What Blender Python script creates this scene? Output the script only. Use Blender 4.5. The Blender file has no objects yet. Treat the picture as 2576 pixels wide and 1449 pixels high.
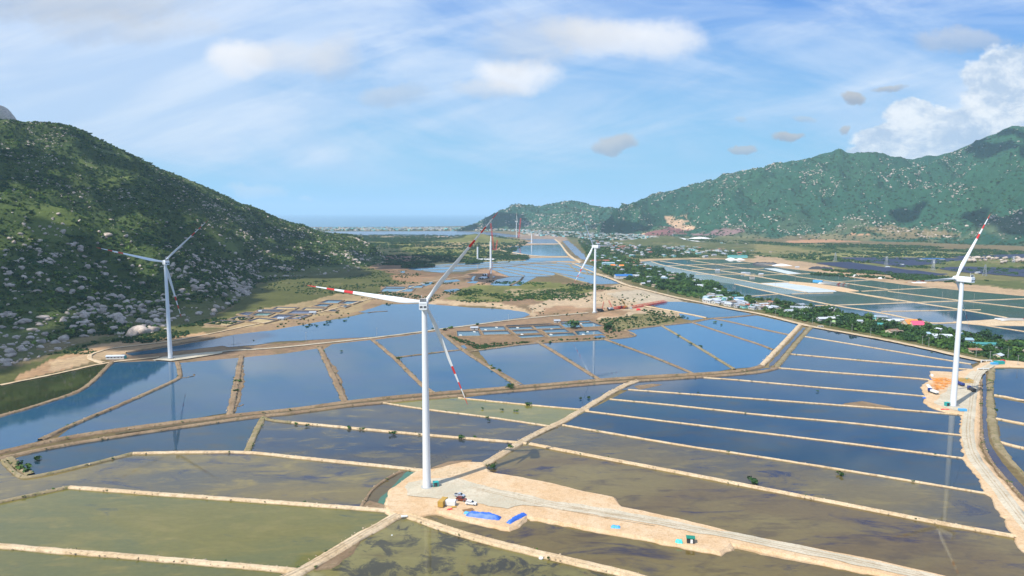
import bpy, bmesh, math, random
import numpy as np
from mathutils import Vector, Matrix
from mathutils.bvhtree import BVHTree
R=math.radians
SC=bpy.context.scene
COL=SC.collection
random.seed(7); RNG=np.random.default_rng(7)

# ---------------------------------------------------------------- camera
F=1717.; CX,CY=1288.,724.5; HY=535.; HC=145.
PITCH=math.atan((CY-HY)/F)
cam=bpy.data.cameras.new('camera'); co=bpy.data.objects.new('camera',cam); COL.objects.link(co)
co.location=(0,0,HC); co.rotation_euler=(math.pi/2-PITCH,0,0)
cam.sensor_width=36; cam.lens=36*F/2576; cam.clip_start=1; cam.clip_end=200000
SC.camera=co
# ---------------------------------------------------------------- light
SUN_EL=51.; SUN_AZ=47.   # azimuth (from +Y towards +X) the light travels to
az=R(SUN_AZ); el=R(SUN_EL)
LDIR=np.array([math.sin(az)*math.cos(el),math.cos(az)*math.cos(el),-math.sin(el)])
sl=bpy.data.lights.new('sun','SUN'); sl.energy=4.8; sl.angle=R(0.53); sl.color=(1,.955,.88)
so=bpy.data.objects.new('sun',sl); COL.objects.link(so)
so.rotation_euler=Vector(LDIR).to_track_quat('-Z','Y').to_euler()
SC.view_settings.view_transform='Standard'; SC.view_settings.look='None'
SC.view_settings.exposure=0.22; SC.view_settings.gamma=1; SC.view_settings.use_curve_mapping=False
SC.cycles.max_bounces=6; SC.cycles.diffuse_bounces=2; SC.cycles.glossy_bounces=3
SC.cycles.volume_bounces=1; SC.cycles.transparent_max_bounces=6; SC.cycles.use_denoising=True
SC.cycles.sample_clamp_indirect=6

# ---------------------------------------------------------------- node helper
class NT:
    def __init__(s,t):
        s.t=t; s.n=t.nodes; s.l=t.links
    def new(s,typ,ins=None,**kw):
        nd=s.n.new(typ)
        for k,v in kw.items(): setattr(nd,k,v)
        if ins:
            for k,v in ins.items():
                sk=nd.inputs[k]
                if isinstance(v,bpy.types.NodeSocket): s.l.new(v,sk)
                else: sk.default_value=v
        return nd
    def math(s,op,a,b=None,c=None,clamp=False):
        nd=s.n.new('ShaderNodeMath'); nd.operation=op; nd.use_clamp=clamp
        for i,v in enumerate((a,b,c)):
            if v is None: continue
            if isinstance(v,bpy.types.NodeSocket): s.l.new(v,nd.inputs[i])
            else: nd.inputs[i].default_value=v
        return nd.outputs[0]
    def mix(s,f,a,b,mode='MIX'):
        nd=s.n.new('ShaderNodeMix'); nd.data_type='RGBA'; nd.blend_type=mode; nd.clamp_factor=True
        for i,v in ((0,f),(6,a),(7,b)):
            if isinstance(v,bpy.types.NodeSocket): s.l.new(v,nd.inputs[i])
            else:
                nd.inputs[i].default_value=(tuple(v)+(1,))[:4] if i else v
        return nd.outputs[2]
    def noise(s,vec,scale,detail=4,rough=.55,dist=0.):
        nd=s.new('ShaderNodeTexNoise',{'Vector':vec,'Scale':scale,'Detail':detail,'Roughness':rough,'Distortion':dist})
        return nd.outputs[0]
    def ss(s,v,a,b):   # smoothstep a..b -> 0..1
        nd=s.new('ShaderNodeMapRange',{0:v,1:a,2:b,3:0.,4:1.},interpolation_type='SMOOTHSTEP')
        return nd.outputs[0]
    def vscale(s,v,sc):
        nd=s.new('ShaderNodeVectorMath',{0:v,1:sc},operation='MULTIPLY'); return nd.outputs[0]

# ---------------------------------------------------------------- world sky
W=bpy.data.worlds.new('World'); SC.world=W; W.use_nodes=True
nt=NT(W.node_tree); nt.n.clear()
sky=nt.new('ShaderNodeTexSky',sky_type='NISHITA',sun_disc=False,sun_elevation=el,sun_rotation=az+math.pi,
           altitude=100.,air_density=1.0,dust_density=0.6,ozone_density=2.0)
tc=nt.new('ShaderNodeTexCoord').outputs['Generated']
sx=nt.new('ShaderNodeSeparateXYZ',{0:tc})
X,Y,Z=sx.outputs
ay=nt.math('MAXIMUM',nt.math('ABSOLUTE',Y),.02)
u=nt.math('DIVIDE',X,ay); v=nt.math('DIVIDE',nt.math('MAXIMUM',Z,0.),ay)
zz=nt.math('ADD',nt.math('MAXIMUM',Z,0.),.07)
cv=nt.new('ShaderNodeCombineXYZ',{0:nt.math('DIVIDE',X,zz),1:nt.math('DIVIDE',Y,zz),2:0.}).outputs[0]
uv=nt.new('ShaderNodeCombineXYZ',{0:u,1:v,2:0.}).outputs[0]
base=nt.mix(.88,sky.outputs[0],(.48,2.05,7.1))
elv=nt.ss(v,0.0,.42)
base=nt.mix(nt.math('MULTIPLY',nt.math('SUBTRACT',1.,elv),.9),base,(2.7,5.9,8.0))
# thin high cloud: wind-drawn streaks over a broken veil
rot=nt.new('ShaderNodeVectorRotate',{'Vector':uv,'Angle':R(9)},rotation_type='Z_AXIS').outputs[0]
rot2=nt.new('ShaderNodeVectorRotate',{'Vector':uv,'Angle':R(-14)},rotation_type='Z_AXIS').outputs[0]
big=nt.noise(nt.vscale(uv,(.9,2.6,1)),1.9,3,.5,.4)
s1=nt.noise(nt.vscale(rot,(1.1,4.2,1)),2.6,9,.60,.6)
s2=nt.noise(nt.vscale(rot2,(.9,6.,1)),2.3,8,.58,.5)
left=nt.math('MULTIPLY',nt.ss(nt.math('SUBTRACT',-.05,u),-.1,.55),nt.ss(v,.05,.17))
topc=nt.math('MULTIPLY',nt.ss(v,.10,.26),.10)
dens=nt.math('ADD',nt.math('ADD',nt.math('MULTIPLY',s1,.62),nt.math('MULTIPLY',s2,.28)),nt.math('MULTIPLY',big,.30))
dens=nt.math('ADD',dens,nt.math('ADD',nt.math('ADD',nt.math('MULTIPLY',left,.21),topc),nt.math('MULTIPLY',nt.math('MULTIPLY',nt.ss(v,.03,.09),nt.math('SUBTRACT',1.,nt.ss(v,.12,.24))),.07)))
m=nt.ss(dens,.52,.84)
m=nt.math('MULTIPLY',m,nt.ss(v,.0,.08))
band=nt.math('MULTIPLY',nt.ss(nt.noise(nt.vscale(uv,(.9,13,1)),1.6,5,.6),.45,.7),nt.math('MULTIPLY',nt.ss(v,.01,.06),.42))
m=nt.math('MAXIMUM',m,band,clamp=True)
tint=nt.mix(nt.ss(s2,.4,.7),(4.9,6.3,8.4),(6.9,7.7,8.9))
col=nt.mix(nt.math('MULTIPLY',m,.86),base,tint)
# placed cumulus: (dx,dy,rx,ry,density,whiteness)
fine=nt.noise(nt.vscale(uv,(1,1.6,1)),9.,7,.62); fine2=nt.noise(uv,30.,5,.6)
wa=nt.noise(uv,5.,5,.6); wb=nt.noise(nt.vscale(uv,(1.3,1.3,1)),6.3,5,.6)
uw=nt.math('ADD',u,nt.math('MULTIPLY',nt.math('SUBTRACT',wa,.5),.10)); vw=nt.math('ADD',v,nt.math('MULTIPLY',nt.math('SUBTRACT',wb,.5),.055))
def dir_uv(dx,dy):
    cp,sp=math.cos(PITCH),math.sin(PITCH)
    a=(dx-CX)/F; b=(CY-dy)/F
    y=cp+b*sp; z=-sp+b*cp
    return a/y,z/y
def blob(dx,dy,rx,ry,rough=.5,soft=.8):
    u0,v0=dir_uv(dx,dy); k=1/F
    a=nt.math('DIVIDE',nt.math('SUBTRACT',uw,u0),rx*k); b=nt.math('DIVIDE',nt.math('SUBTRACT',vw,v0),ry*k)
    d=nt.math('ADD',nt.math('MULTIPLY',a,a),nt.math('MULTIPLY',b,b))
    nz=nt.math('ADD',nt.math('MULTIPLY',nt.math('SUBTRACT',fine,.5),5.*rough),nt.math('MULTIPLY',nt.math('SUBTRACT',fine2,.5),2.2*rough))
    d=nt.math('ADD',d,nz)
    return nt.math('SUBTRACT',1.,nt.ss(d,1-soft,1+soft)),b
for (dx,dy,rx,ry,ro,so_,op,shade,lit) in [
    (600,145,75,38,.35,.9,.9,0,9.6),(740,135,110,32,.5,.9,.55,.2,8.3),(840,140,60,45,.6,.9,.4,.4,7.6),
    (1580,100,140,48,.45,.9,.85,.15,9.5),(1480,85,90,40,.6,1.0,.55,.5,8),(1300,190,100,38,.5,.9,.9,.1,9.7),(1230,225,90,20,.6,.9,.5,.4,8),
    (1010,245,70,24,.5,.9,.45,.9,6.9),(1330,110,110,60,.8,1.,.35,.9,7),
    (1545,362,50,20,.6,.6,.8,1,5.6),(1970,340,38,12,.8,.6,.9,1,5.2),(2143,255,32,16,.6,.6,.9,1,5.2),(2240,227,40,9,.7,.6,.8,1,5.4),
    (1872,376,28,10,.8,.6,.75,1,5.3),(2110,325,14,9,.5,.6,.85,1,5.3),(2010,293,34,8,.8,.7,.4,1,6.),(1855,302,14,8,.6,.7,.3,1,6.),
    (2430,100,110,24,.6,.9,.5,.9,6.6),
    (160,10,300,45,.5,.9,.55,.9,6.2),(330,70,200,36,.6,.9,.4,.9,6.8),
    (640,480,60,16,.8,.8,.45,.1,8.6),(770,488,22,7,.6,.8,.4,.1,8.6)]:
    mk,bb=blob(dx,dy,rx,ry,ro,so_)
    sh=nt.math('MULTIPLY',nt.ss(nt.math('MULTIPLY',bb,-1.),-.6,.9),.25+.4*shade)
    lit*=.88; cc=nt.mix(sh,(lit,lit*1.01,lit*1.04),(lit*.46,lit*.60,lit*.86))
    col=nt.mix(nt.math('MULTIPLY',mk,op),col,cc)
# big cumulus bank at right
bank=None
for (dx,dy,rx,ry) in [(2540,190,110,75),(2560,250,150,60),(2300,300,75,40),(2260,345,130,32),(2250,380,130,32),(2380,330,150,60),(2520,320,200,60),(2500,260,90,45),(2700,250,160,130)]:
    mk,bb=blob(dx,dy,rx,ry,.42,.22); bank=mk if bank is None else nt.math('MAXIMUM',bank,mk)
bn=nt.math('ADD',nt.math('MULTIPLY',nt.noise(nt.vscale(uv,(1,1.6,1)),15.,8,.62,.3),.7),nt.math('MULTIPLY',nt.noise(nt.vscale(uv,(1,1.8,1)),38.,6,.65),.3))
bc=nt.mix(nt.ss(bn,.40,.62),(4.3,5.4,7.0),(8.2,8.5,8.8))
col=nt.mix(nt.math('MULTIPLY',bank,.93),col,bc)
bg=nt.new('ShaderNodeBackground',{0:col,1:0.1})
nt.l.new(bg.outputs[0],nt.new('ShaderNodeOutputWorld').inputs[0])

# ---------------------------------------------------------------- projection helpers (pixel of the 2576 px wide photo -> place)
cp_,sp_=math.cos(PITCH),math.sin(PITCH)
def ray(dx,dy):
    dx=np.asarray(dx,float); dy=np.asarray(dy,float)
    a=(dx-CX)/F; b=(CY-dy)/F
    return np.stack([a,cp_+b*sp_,-sp_+b*cp_],-1)
def G(dx,dy,z=0.):
    d=ray(dx,dy); t=(z-HC)/d[...,2]
    return d*t[...,None]+np.array([0,0,HC])
def proj(P):
    P=np.asarray(P,float); x=P[...,0]; y=P[...,1]; z=P[...,2]-HC
    dep=np.maximum(y*cp_-z*sp_,1.)
    return CX+F*x/dep, CY-F*(y*sp_+z*cp_)/dep
def gp(pts,z=0.):
    a=np.array(pts,float); return G(a[:,0],a[:,1],z)
# numpy value noise
def _h(ix,iy,s):
    n=(ix.astype(np.int64)*374761393+iy.astype(np.int64)*668265263+s*1442695041)&0xffffffff
    n=((n^(n>>13))*1274126177)&0xffffffff
    return ((n^(n>>16))&0xffff)/65535.
def vn(x,y,s=0):
    ix=np.floor(x);iy=np.floor(y);fx=x-ix;fy=y-iy;fx=fx*fx*(3-2*fx);fy=fy*fy*(3-2*fy)
    a=_h(ix,iy,s);b=_h(ix+1,iy,s);c=_h(ix,iy+1,s);d=_h(ix+1,iy+1,s)
    return (a*(1-fx)+b*fx)*(1-fy)+(c*(1-fx)+d*fx)*fy
def fbm(x,y,o=4,s=0):
    r=0;a=.5;t=0
    for i in range(o):
        r=r+a*vn(x*2**i+13.7*i,y*2**i+7.3*i,s+i); t+=a; a*=.5
    return r/t
def inpoly(x,y,poly):
    p=np.array(poly,float); res=np.zeros(x.shape,bool)
    x0,x1,y0,y1=p[:,0].min(),p[:,0].max(),p[:,1].min(),p[:,1].max()
    idx=np.where((x>=x0)&(x<=x1)&(y>=y0)&(y<=y1))[0]
    if len(idx)==0: return res
    xs=x[idx]; ys=y[idx]; r=np.zeros(len(idx),bool)
    j=len(p)-1
    for i in range(len(p)):
        xi,yi=p[i];xj,yj=p[j]
        if yi!=yj:
            c=((yi>ys)!=(yj>ys))&(xs<(xj-xi)*(ys-yi)/(yj-yi)+xi)
            r^=c
        j=i
    res[idx]=r
    return res

# ---------------------------------------------------------------- mesh helpers
def mesh_np(name,V,Fc,mats=(),fm=None,smooth=False):
    V=np.asarray(V,np.float32); me=bpy.data.meshes.new(name)
    Fc=np.asarray(Fc,np.int32); n,k=Fc.shape
    me.vertices.add(len(V)); me.vertices.foreach_set('co',V.ravel())
    me.loops.add(n*k); me.loops.foreach_set('vertex_index',Fc.ravel())
    me.polygons.add(n); me.polygons.foreach_set('loop_start',np.arange(0,n*k,k,dtype=np.int32))
    for m_ in mats: me.materials.append(m_)
    if fm is not None: me.polygons.foreach_set('material_index',np.asarray(fm,np.int32))
    if smooth: me.polygons.foreach_set('use_smooth',np.ones(n,bool))
    me.update(calc_edges=True); return me
def link(name,data,parent=None,loc=None,rz=None,kind=None):
    o=bpy.data.objects.new(name,data); COL.objects.link(o)
    if parent is not None: o.parent=parent
    if loc is not None: o.location=loc
    if rz is not None: o.rotation_euler=(0,0,rz)
    if kind: o['kind']=kind
    return o
def struct(name,me): return link(name,me,kind='structure')
def thing(name,label,cat,loc,rz=0.,group=None,data=None):
    o=link(name,data,None,loc,rz); o['label']=label; o['category']=cat
    if group: o['group']=group
    return o
def dup(root,loc,rz=None,label=None,group=None,scale=None):
    r=root.copy(); COL.objects.link(r); r.location=loc
    if rz is not None: r.rotation_euler=(0,0,rz)
    if scale is not None: r.scale=scale
    if label: r['label']=label
    if group: r['group']=group
    for ch in list(root.children):
        c=ch.copy(); COL.objects.link(c); c.parent=r
        for g in list(ch.children):
            d=g.copy(); COL.objects.link(d); d.parent=c
    return r
class MB:
    """collects primitive shapes into one mesh"""
    def __init__(s): s.v=[];s.f=[];s.m=[]
    def add(s,V,Fs,mi=0):
        b=len(s.v); s.v+= [tuple(map(float,p)) for p in V]; s.f+=[tuple(i+b for i in f) for f in Fs]; s.m+=[mi]*len(Fs); return s
    def box(s,c,d,rz=0.,mi=0,taper=1.,M=None):
        x,y,z=np.array(d)/2.; P=[]
        for sz in (-1,1):
            t=1. if sz<0 else taper
            for a,b in ((-1,-1),(1,-1),(1,1),(-1,1)): P.append((a*x*t,b*y*t,sz*z))
        P=np.array(P); ca,sa=math.cos(rz),math.sin(rz)
        P=np.stack([P[:,0]*ca-P[:,1]*sa,P[:,0]*sa+P[:,1]*ca,P[:,2]],1)+np.array(c)
        return s.add(P,[(3,2,1,0),(4,5,6,7),(0,1,5,4),(1,2,6,5),(2,3,7,6),(3,0,4,7)],mi)
    def bar(s,a,b,r,n=4,r2=None,mi=0,cap=True):
        a=Vector(a);b=Vector(b);d=(b-a)
        if d.length<1e-6: return s
        q=d.to_track_quat('Z','Y'); r2=r if r2 is None else r2
        P=[]
        for p,rr in ((a,r),(b,r2)):
            for i in range(n):
                t=2*math.pi*(i+.5)/n; P.append(p+q@Vector((rr*math.cos(t),rr*math.sin(t),0)))
        Fs=[(i,(i+1)%n,n+(i+1)%n,n+i) for i in range(n)]
        if cap: Fs+=[tuple(range(n-1,-1,-1)),tuple(range(n,2*n))]
        return s.add(P,Fs,mi)
    def lathe(s,prof,n=24,c=(0,0,0),mi=0,cap=True):
        P=[(c[0]+r*math.cos(2*math.pi*i/n),c[1]+r*math.sin(2*math.pi*i/n),c[2]+z) for r,z in prof for i in range(n)]
        Fs=[(k*n+i,k*n+(i+1)%n,(k+1)*n+(i+1)%n,(k+1)*n+i) for k in range(len(prof)-1) for i in range(n)]
        if cap: Fs+=[tuple(range(n-1,-1,-1)),tuple(range((len(prof)-1)*n,len(prof)*n))]
        return s.add(P,Fs,mi)
    def mesh(s,name,mats,smooth=False):
        me=bpy.data.meshes.new(name); me.from_pydata(s.v,[],s.f)
        for m_ in (mats if isinstance(mats,(list,tuple)) else [mats]): me.materials.append(m_)
        me.polygons.foreach_set('material_index',s.m)
        if smooth:
            me.polygons.foreach_set('use_smooth',[True]*len(s.f))
            try: me.set_sharp_from_angle(angle=R(40))
            except Exception: pass
        me.update(); return me
    def obj(s,name,mats,parent=None,smooth=False):
        return link(name,s.mesh(name,mats,smooth),parent)

# ---------------------------------------------------------------- materials
def mat(name):
    m_=bpy.data.materials.new(name); m_.use_nodes=True; t=NT(m_.node_tree)
    b=m_.node_tree.nodes['Principled BSDF']; return m_,t,b
def plain(name,c,rough=.6,spec=.5,metal=0.,var=.12,scale=1.5):
    m_,t,b=mat(name)
    pos=t.new('ShaderNodeTexCoord').outputs['Object']
    n=t.noise(pos,scale,4,.6); rnd=t.new('ShaderNodeObjectInfo').outputs['Random']
    k=t.math('ADD',t.math('MULTIPLY',t.math('SUBTRACT',n,.5),var*2.2),t.math('ADD',1-var*.5,t.math('MULTIPLY',rnd,var)))
    c2=t.mix(1.,c,t.new('ShaderNodeCombineXYZ',{0:k,1:k,2:k}).outputs[0],'MULTIPLY')
    t.l.new(c2,b.inputs['Base Color']); b.inputs['Roughness'].default_value=rough
    b.inputs['Metallic'].default_value=metal; b.inputs['Specular IOR Level'].default_value=spec
    return m_
WHITE=plain('turbine_white',(.74,.76,.77),.35,.5,var=.04,scale=.15)
RED=plain('signal_red',(.62,.03,.03),.4)
GREY=plain('concrete',(.36,.36,.34),.85,.2)
DARK=plain('dark_metal',(.03,.033,.04),.5)
GLASSY=plain('dark_glass',(.02,.025,.03),.08)
STEEL=plain('galvanised_steel',(.42,.44,.46),.4,metal=.4)
TEAL=plain('teal_paint',(.02,.34,.32),.45)
BLUE=plain('blue_tarp',(.03,.12,.48),.5,var=.5)
LBLUE=plain('sky_blue_paint',(.08,.38,.68),.5)
YEL=plain('yellow_paint',(.45,.27,.05),.6)
ORG=plain('orange_paint',(.75,.28,.03),.5)
NAVY=plain('navy_paint',(.015,.04,.2),.35)
CREAM=plain('white_paint',(.76,.76,.72),.55,var=.08)
SILV=plain('silver_car_paint',(.5,.55,.62),.25,metal=.3)
REDC=plain('rust_red_car_paint',(.20,.045,.025),.3)
TYRE=plain('tyre_rubber',(.02,.02,.02),.8)
WOOD=plain('weathered_wood',(.26,.14,.06),.8)
CRANE=plain('crane_red',(.55,.05,.03),.5)
ROCK_={}
def rock(name,c1,c2):
    m_,t,b=mat(name); g=t.new('ShaderNodeNewGeometry'); pos=g.outputs['Position']
    n=t.noise(pos,.22,6,.65); n2=t.noise(pos,1.2,4,.6)
    c=t.mix(t.ss(n,.35,.68),c1,c2); c=t.mix(t.math('MULTIPLY',t.ss(n2,.55,.75),.5),c,(.10,.095,.085))
    rnd=t.new('ShaderNodeObjectInfo').outputs['Random']
    k=t.math('ADD',.75,t.math('MULTIPLY',rnd,.45))
    c=t.mix(1.,c,t.new('ShaderNodeCombineXYZ',{0:k,1:k,2:k}).outputs[0],'MULTIPLY')
    t.l.new(c,b.inputs['Base Color']); b.inputs['Roughness'].default_value=.9; b.inputs['Specular IOR Level'].default_value=.15
    bp=t.new('ShaderNodeBump',{'Height':n2,'Strength':.7,'Distance':.8}); t.l.new(bp.outputs[0],b.inputs['Normal'])
    return m_
ROCK=rock('granite',(.36,.29,.24),(.60,.50,.41))
def foliage(name,c1,c2,c3=None):
    m_,t,b=mat(name); pos=t.new('ShaderNodeNewGeometry').outputs['Position']
    n=t.noise(pos,.045,3,.55); n2=t.noise(pos,.9,3,.6)
    rnd=t.new('ShaderNodeObjectInfo').outputs['Random']
    f=t.math('ADD',t.math('MULTIPLY',n,.9),t.math('MULTIPLY',rnd,.45))
    c=t.mix(t.ss(f,.45,.95),c1,c2)
    c=t.mix(t.math('MULTIPLY',t.ss(n2,.45,.7),.5),c,c3 or c2)
    t.l.new(c,b.inputs['Base Color']); b.inputs['Roughness'].default_value=.75; b.inputs['Specular IOR Level'].default_value=.2
    return m_
FOL_HILL=foliage('scrub_leaves',(.034,.07,.016),(.125,.205,.03),(.22,.27,.04))
FOL_DARK=foliage('dark_leaves',(.018,.055,.02),(.045,.105,.026),(.075,.135,.035))
FOL_MID=foliage('green_leaves',(.03,.08,.016),(.07,.14,.025),(.11,.17,.04))
BARK=plain('bark',(.12,.085,.06),.9)

# soil-type surface: colour attribute (soil map) times real surface grain
def soil_mat(name,scrub=True):
    m_,t,b=mat(name); g=t.new('ShaderNodeNewGeometry'); pos=g.outputs['Position']
    at=t.new('ShaderNodeAttribute',attribute_name='soil').outputs['Color']
    n1=t.noise(pos,.02,5,.6); n2=t.noise(pos,.16,5,.65); n3=t.noise(t.vscale(pos,(1,2.2,1)),.6,4,.6)
    s_=t.math('ADD',t.math('ADD',t.math('MULTIPLY',n1,.5),t.math('MULTIPLY',n2,.75)),t.math('MULTIPLY',n3,.35))
    k=t.math('ADD',t.math('MULTIPLY',t.math('SUBTRACT',s_,.8),1.5),1.0)
    k=t.math('MAXIMUM',k,.35)
    c=t.mix(1.,at,t.new('ShaderNodeCombineXYZ',{0:k,1:k,2:t.math('ADD',t.math('MULTIPLY',k,.8),.18)}).outputs[0],'MULTIPLY')
    t.l.new(c,b.inputs['Base Color']); b.inputs['Roughness'].default_value=.95; b.inputs['Specular IOR Level'].default_value=.1
    return m_
SOIL=soil_mat('soil')
def sand_mat(name,c1,c2,c3,wet=.55,wetz=.28,sc=1.,rut=False):
    m_,t,b=mat(name); g=t.new('ShaderNodeNewGeometry'); pos=g.outputs['Position']
    z=t.new('ShaderNodeSeparateXYZ',{0:pos}).outputs[2]
    n1=t.noise(pos,.06*sc,5,.6); n2=t.noise(pos,.35*sc,6,.72); n3=t.noise(pos,1.3*sc,5,.7)
    c=t.mix(t.ss(n1,.38,.62),c1,c2); c=t.mix(t.math('MULTIPLY',t.ss(n2,.48,.66),.85),c,c3)
    k=t.math('ADD',.55,t.math('MULTIPLY',n3,.9))
    c=t.mix(1.,c,t.new('ShaderNodeCombineXYZ',{0:k,1:k,2:k}).outputs[0],'MULTIPLY')
    w=t.math('MULTIPLY',t.math('SUBTRACT',1.,t.ss(t.math('ADD',z,t.math('MULTIPLY',n2,.3)),wetz,wetz+.3)),wet)
    c=t.mix(w,c,(.13,.085,.045))
    t.l.new(c,b.inputs['Base Color']); b.inputs['Roughness'].default_value=.93; b.inputs['Specular IOR Level'].default_value=.15
    bp=t.new('ShaderNodeBump',{'Height':n2,'Strength':.8,'Distance':.35}); t.l.new(bp.outputs[0],b.inputs['Normal'])
    return m_
S_PALE=sand_mat('pale_sand',(.54,.395,.235),(.60,.465,.30),(.38,.265,.145))
S_BROWN=sand_mat('brown_earth',(.23,.155,.095),(.29,.205,.125),(.13,.105,.05))
S_GREEN=sand_mat('grassy_earth',(.24,.19,.10),(.30,.235,.14),(.13,.13,.05))
S_ORANGE=sand_mat('orange_fill',(.56,.38,.215),(.60,.435,.27),(.49,.315,.165),wet=.4)
S_GRAVEL=sand_mat('pale_gravel',(.46,.405,.295),(.55,.48,.355),(.44,.35,.24),wet=.2)
S_RUT=sand_mat('packed_wheel_track',(.40,.31,.20),(.48,.38,.26),(.30,.22,.13),wet=0)
S_DITCH=sand_mat('damp_ditch_soil',(.10,.085,.05),(.13,.10,.055),(.06,.06,.035),wet=0)
ASPH=sand_mat('asphalt',(.11,.11,.11),(.15,.145,.14),(.2,.18,.15),wet=0)

def water(name,beds,rough=.022,sc=1.,algae=None,ripple=.007,patch=None):
    """opaque shallow water: the bed colour under a glossy surface"""
    m_,t,b=mat(name); g=t.new('ShaderNodeNewGeometry'); pos=g.outputs['Position']
    p2=t.vscale(pos,(.8,1.9,1))
    n1=t.noise(p2,.012*sc,5,.6,.6); n2=t.noise(p2,.05*sc,5,.6,.5)
    c=t.mix(t.ss(n1,.36,.64),beds[0],beds[1]); c=t.mix(t.ss(n2,.48,.72),c,beds[2])
    if patch:
        n4=t.noise(p2,.022*sc,8,.7,.8); c=t.mix(t.math('MULTIPLY',t.ss(n4,patch[1]-.02,patch[1]+.13),.9),c,patch[0])
    n5=t.noise(t.vscale(pos,(.7,1.5,1)),.33*min(sc,1.),7,.72); k5=t.math('MULTIPLY',t.math('ADD',.66,t.math('MULTIPLY',n5,.64)),t.math('ADD',.80,t.math('MULTIPLY',t.new('ShaderNodeObjectInfo').outputs['Random'],.42))); c=t.mix(1.,c,t.new('ShaderNodeCombineXYZ',{0:k5,1:k5,2:k5}).outputs[0],'MULTIPLY')
    if algae:
        n3=t.noise(pos,algae[1],8,.68,.6); c=t.mix(t.math('MULTIPLY',t.ss(n3,algae[2],algae[2]+.11),.85),c,algae[0])
    t.l.new(c,b.inputs['Base Color'])
    wind=t.ss(t.noise(t.vscale(pos,(.5,1.3,1)),.009,5,.6),.50,.68); t.l.new(t.math('ADD',rough,t.math('MULTIPLY',wind,.10)),b.inputs['Roughness'])
    b.inputs['IOR'].default_value=1.38
    rp=t.noise(t.vscale(pos,(.6,1.,1)),.9,3,.6)
    bp=t.new('ShaderNodeBump',{'Height':rp,'Strength':ripple,'Distance':.5}); t.l.new(bp.outputs[0],b.inputs['Normal'])
    return m_
W_OLIVE=water('olive_shallow_water',((.15,.13,.024),(.115,.115,.032),(.19,.155,.036)),patch=((.04,.055,.05),.60))
W_BROWN=water('brown_shallow_water',((.115,.078,.024),(.15,.112,.032),(.08,.055,.021)),patch=((.028,.022,.035),.55))
W_MIX=water('mixed_shallow_water',((.075,.062,.036),(.028,.042,.065),(.14,.11,.042)),patch=((.018,.024,.05),.57))
W_GOLD=water('golden_shallow_water',((.15,.112,.036),(.085,.075,.05),(.20,.15,.042)),patch=((.022,.028,.06),.53))
W_BLUE=water('deep_blue_water',((.010,.036,.075),(.014,.045,.085),(.022,.045,.06)))
W_BLUE2=water('blue_pond_water',((.018,.075,.13),(.02,.07,.14),(.035,.085,.12)))
W_DEEP=water('dark_pond_water',((.010,.035,.065),(.012,.04,.06),(.04,.042,.03)),patch=((.085,.06,.025),.60))
W_ALGAE=water('weedy_shallow_water',((.14,.12,.035),(.17,.145,.045),(.11,.09,.03)),algae=((.035,.032,.022),.085,.475),patch=((.10,.055,.025),.55))
W_GREEN=water('dark_green_water',((.022,.030,.010),(.028,.036,.012),(.045,.040,.015)))
W_TEAL=water('teal_canal_water',((.05,.15,.09),(.055,.17,.10),(.10,.13,.07)))
W_LAKE=water('lake_water',((.02,.095,.19),(.018,.09,.18),(.03,.11,.19)),rough=.08)
W_PALE=water('pale_brine',((.22,.27,.28),(.26,.29,.25),(.18,.24,.27)),rough=.1,sc=.6)
W_DPAN=water('dark_pan_water',((.05,.04,.035),(.065,.05,.045),(.04,.045,.04)),rough=.12,sc=.5)
W_GPAN=water('green_pan_water',((.03,.055,.05),(.04,.065,.05),(.07,.07,.05)),rough=.08,sc=.5)
W_SALT=water('salt_crust',((.58,.60,.58),(.48,.52,.5),(.40,.46,.42)),rough=.35,sc=1.5)
W_POOL=water('fish_pool_water',((.05,.12,.16),(.06,.14,.17),(.04,.10,.13)),rough=.1)
W_DITCH=water('dark_ditch_water',((.03,.035,.06),(.05,.035,.035),(.09,.055,.03)),sc=4)
W_SEA=water('sea_water',((.06,.17,.25),(.07,.18,.26),(.05,.15,.23)),rough=.3,sc=.02,ripple=.0)
W_LAGOON=water('lagoon_water',((.10,.13,.19),(.12,.14,.20),(.09,.12,.18)),rough=.2,sc=.2,ripple=.0)

# ---------------------------------------------------------------- shapes of ground
def ragged(pts,amp=1.2,z=0.,seed=0):
    """pixel outline -> world outline with an uneven shore"""
    P=gp(pts); out=[]
    n=len(P)
    for i in range(n):
        a=P[i];b=P[(i+1)%n]; L=np.hypot(*(b-a)[:2]); d=max(200.,(a[1]+b[1])/2)
        k=max(1,min(80,int(L/max(3.,d/110.))))
        for j in range(k):
            p=a+(b-a)*j/k; out.append(p)
    Q=np.array(out); c=np.roll(Q,-1,0)-np.roll(Q,1,0); nn=np.stack([-c[:,1],c[:,0]],1)
    nn/=np.maximum(np.hypot(nn[:,0],nn[:,1]),1e-6)[:,None]
    w=(fbm(Q[:,0]*.12+seed,Q[:,1]*.12,3,seed)-.5)*2*amp*(1+Q[:,1]/1500.)
    Q[:,:2]+=nn*w[:,None]; Q[:,2]=z
    return Q
_pc=[0]
def pond(pts,m_,amp=1.0,z=0.,name='pond_water'):
    _pc[0]+=1; z+=(_pc[0]%13)*.008; Q=ragged(pts,amp,z,_pc[0])
    me=bpy.data.meshes.new(name); me.from_pydata([tuple(p) for p in Q],[],[tuple(range(len(Q)))]); me.materials.append(m_)
    if me.polygons[0].normal.z<0: me.flip_normals()
    return struct(name,me)
def smooth_line(P,it=2):
    for _ in range(it):
        if len(P)<3: break
        Q=[P[0]]
        for a,b in zip(P[:-1],P[1:]): Q+=[a*.75+b*.25,a*.25+b*.75]
        Q.append(P[-1]); Q=np.array(Q); P=np.delete(Q,[1,len(Q)-2],0)
    return P
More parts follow.
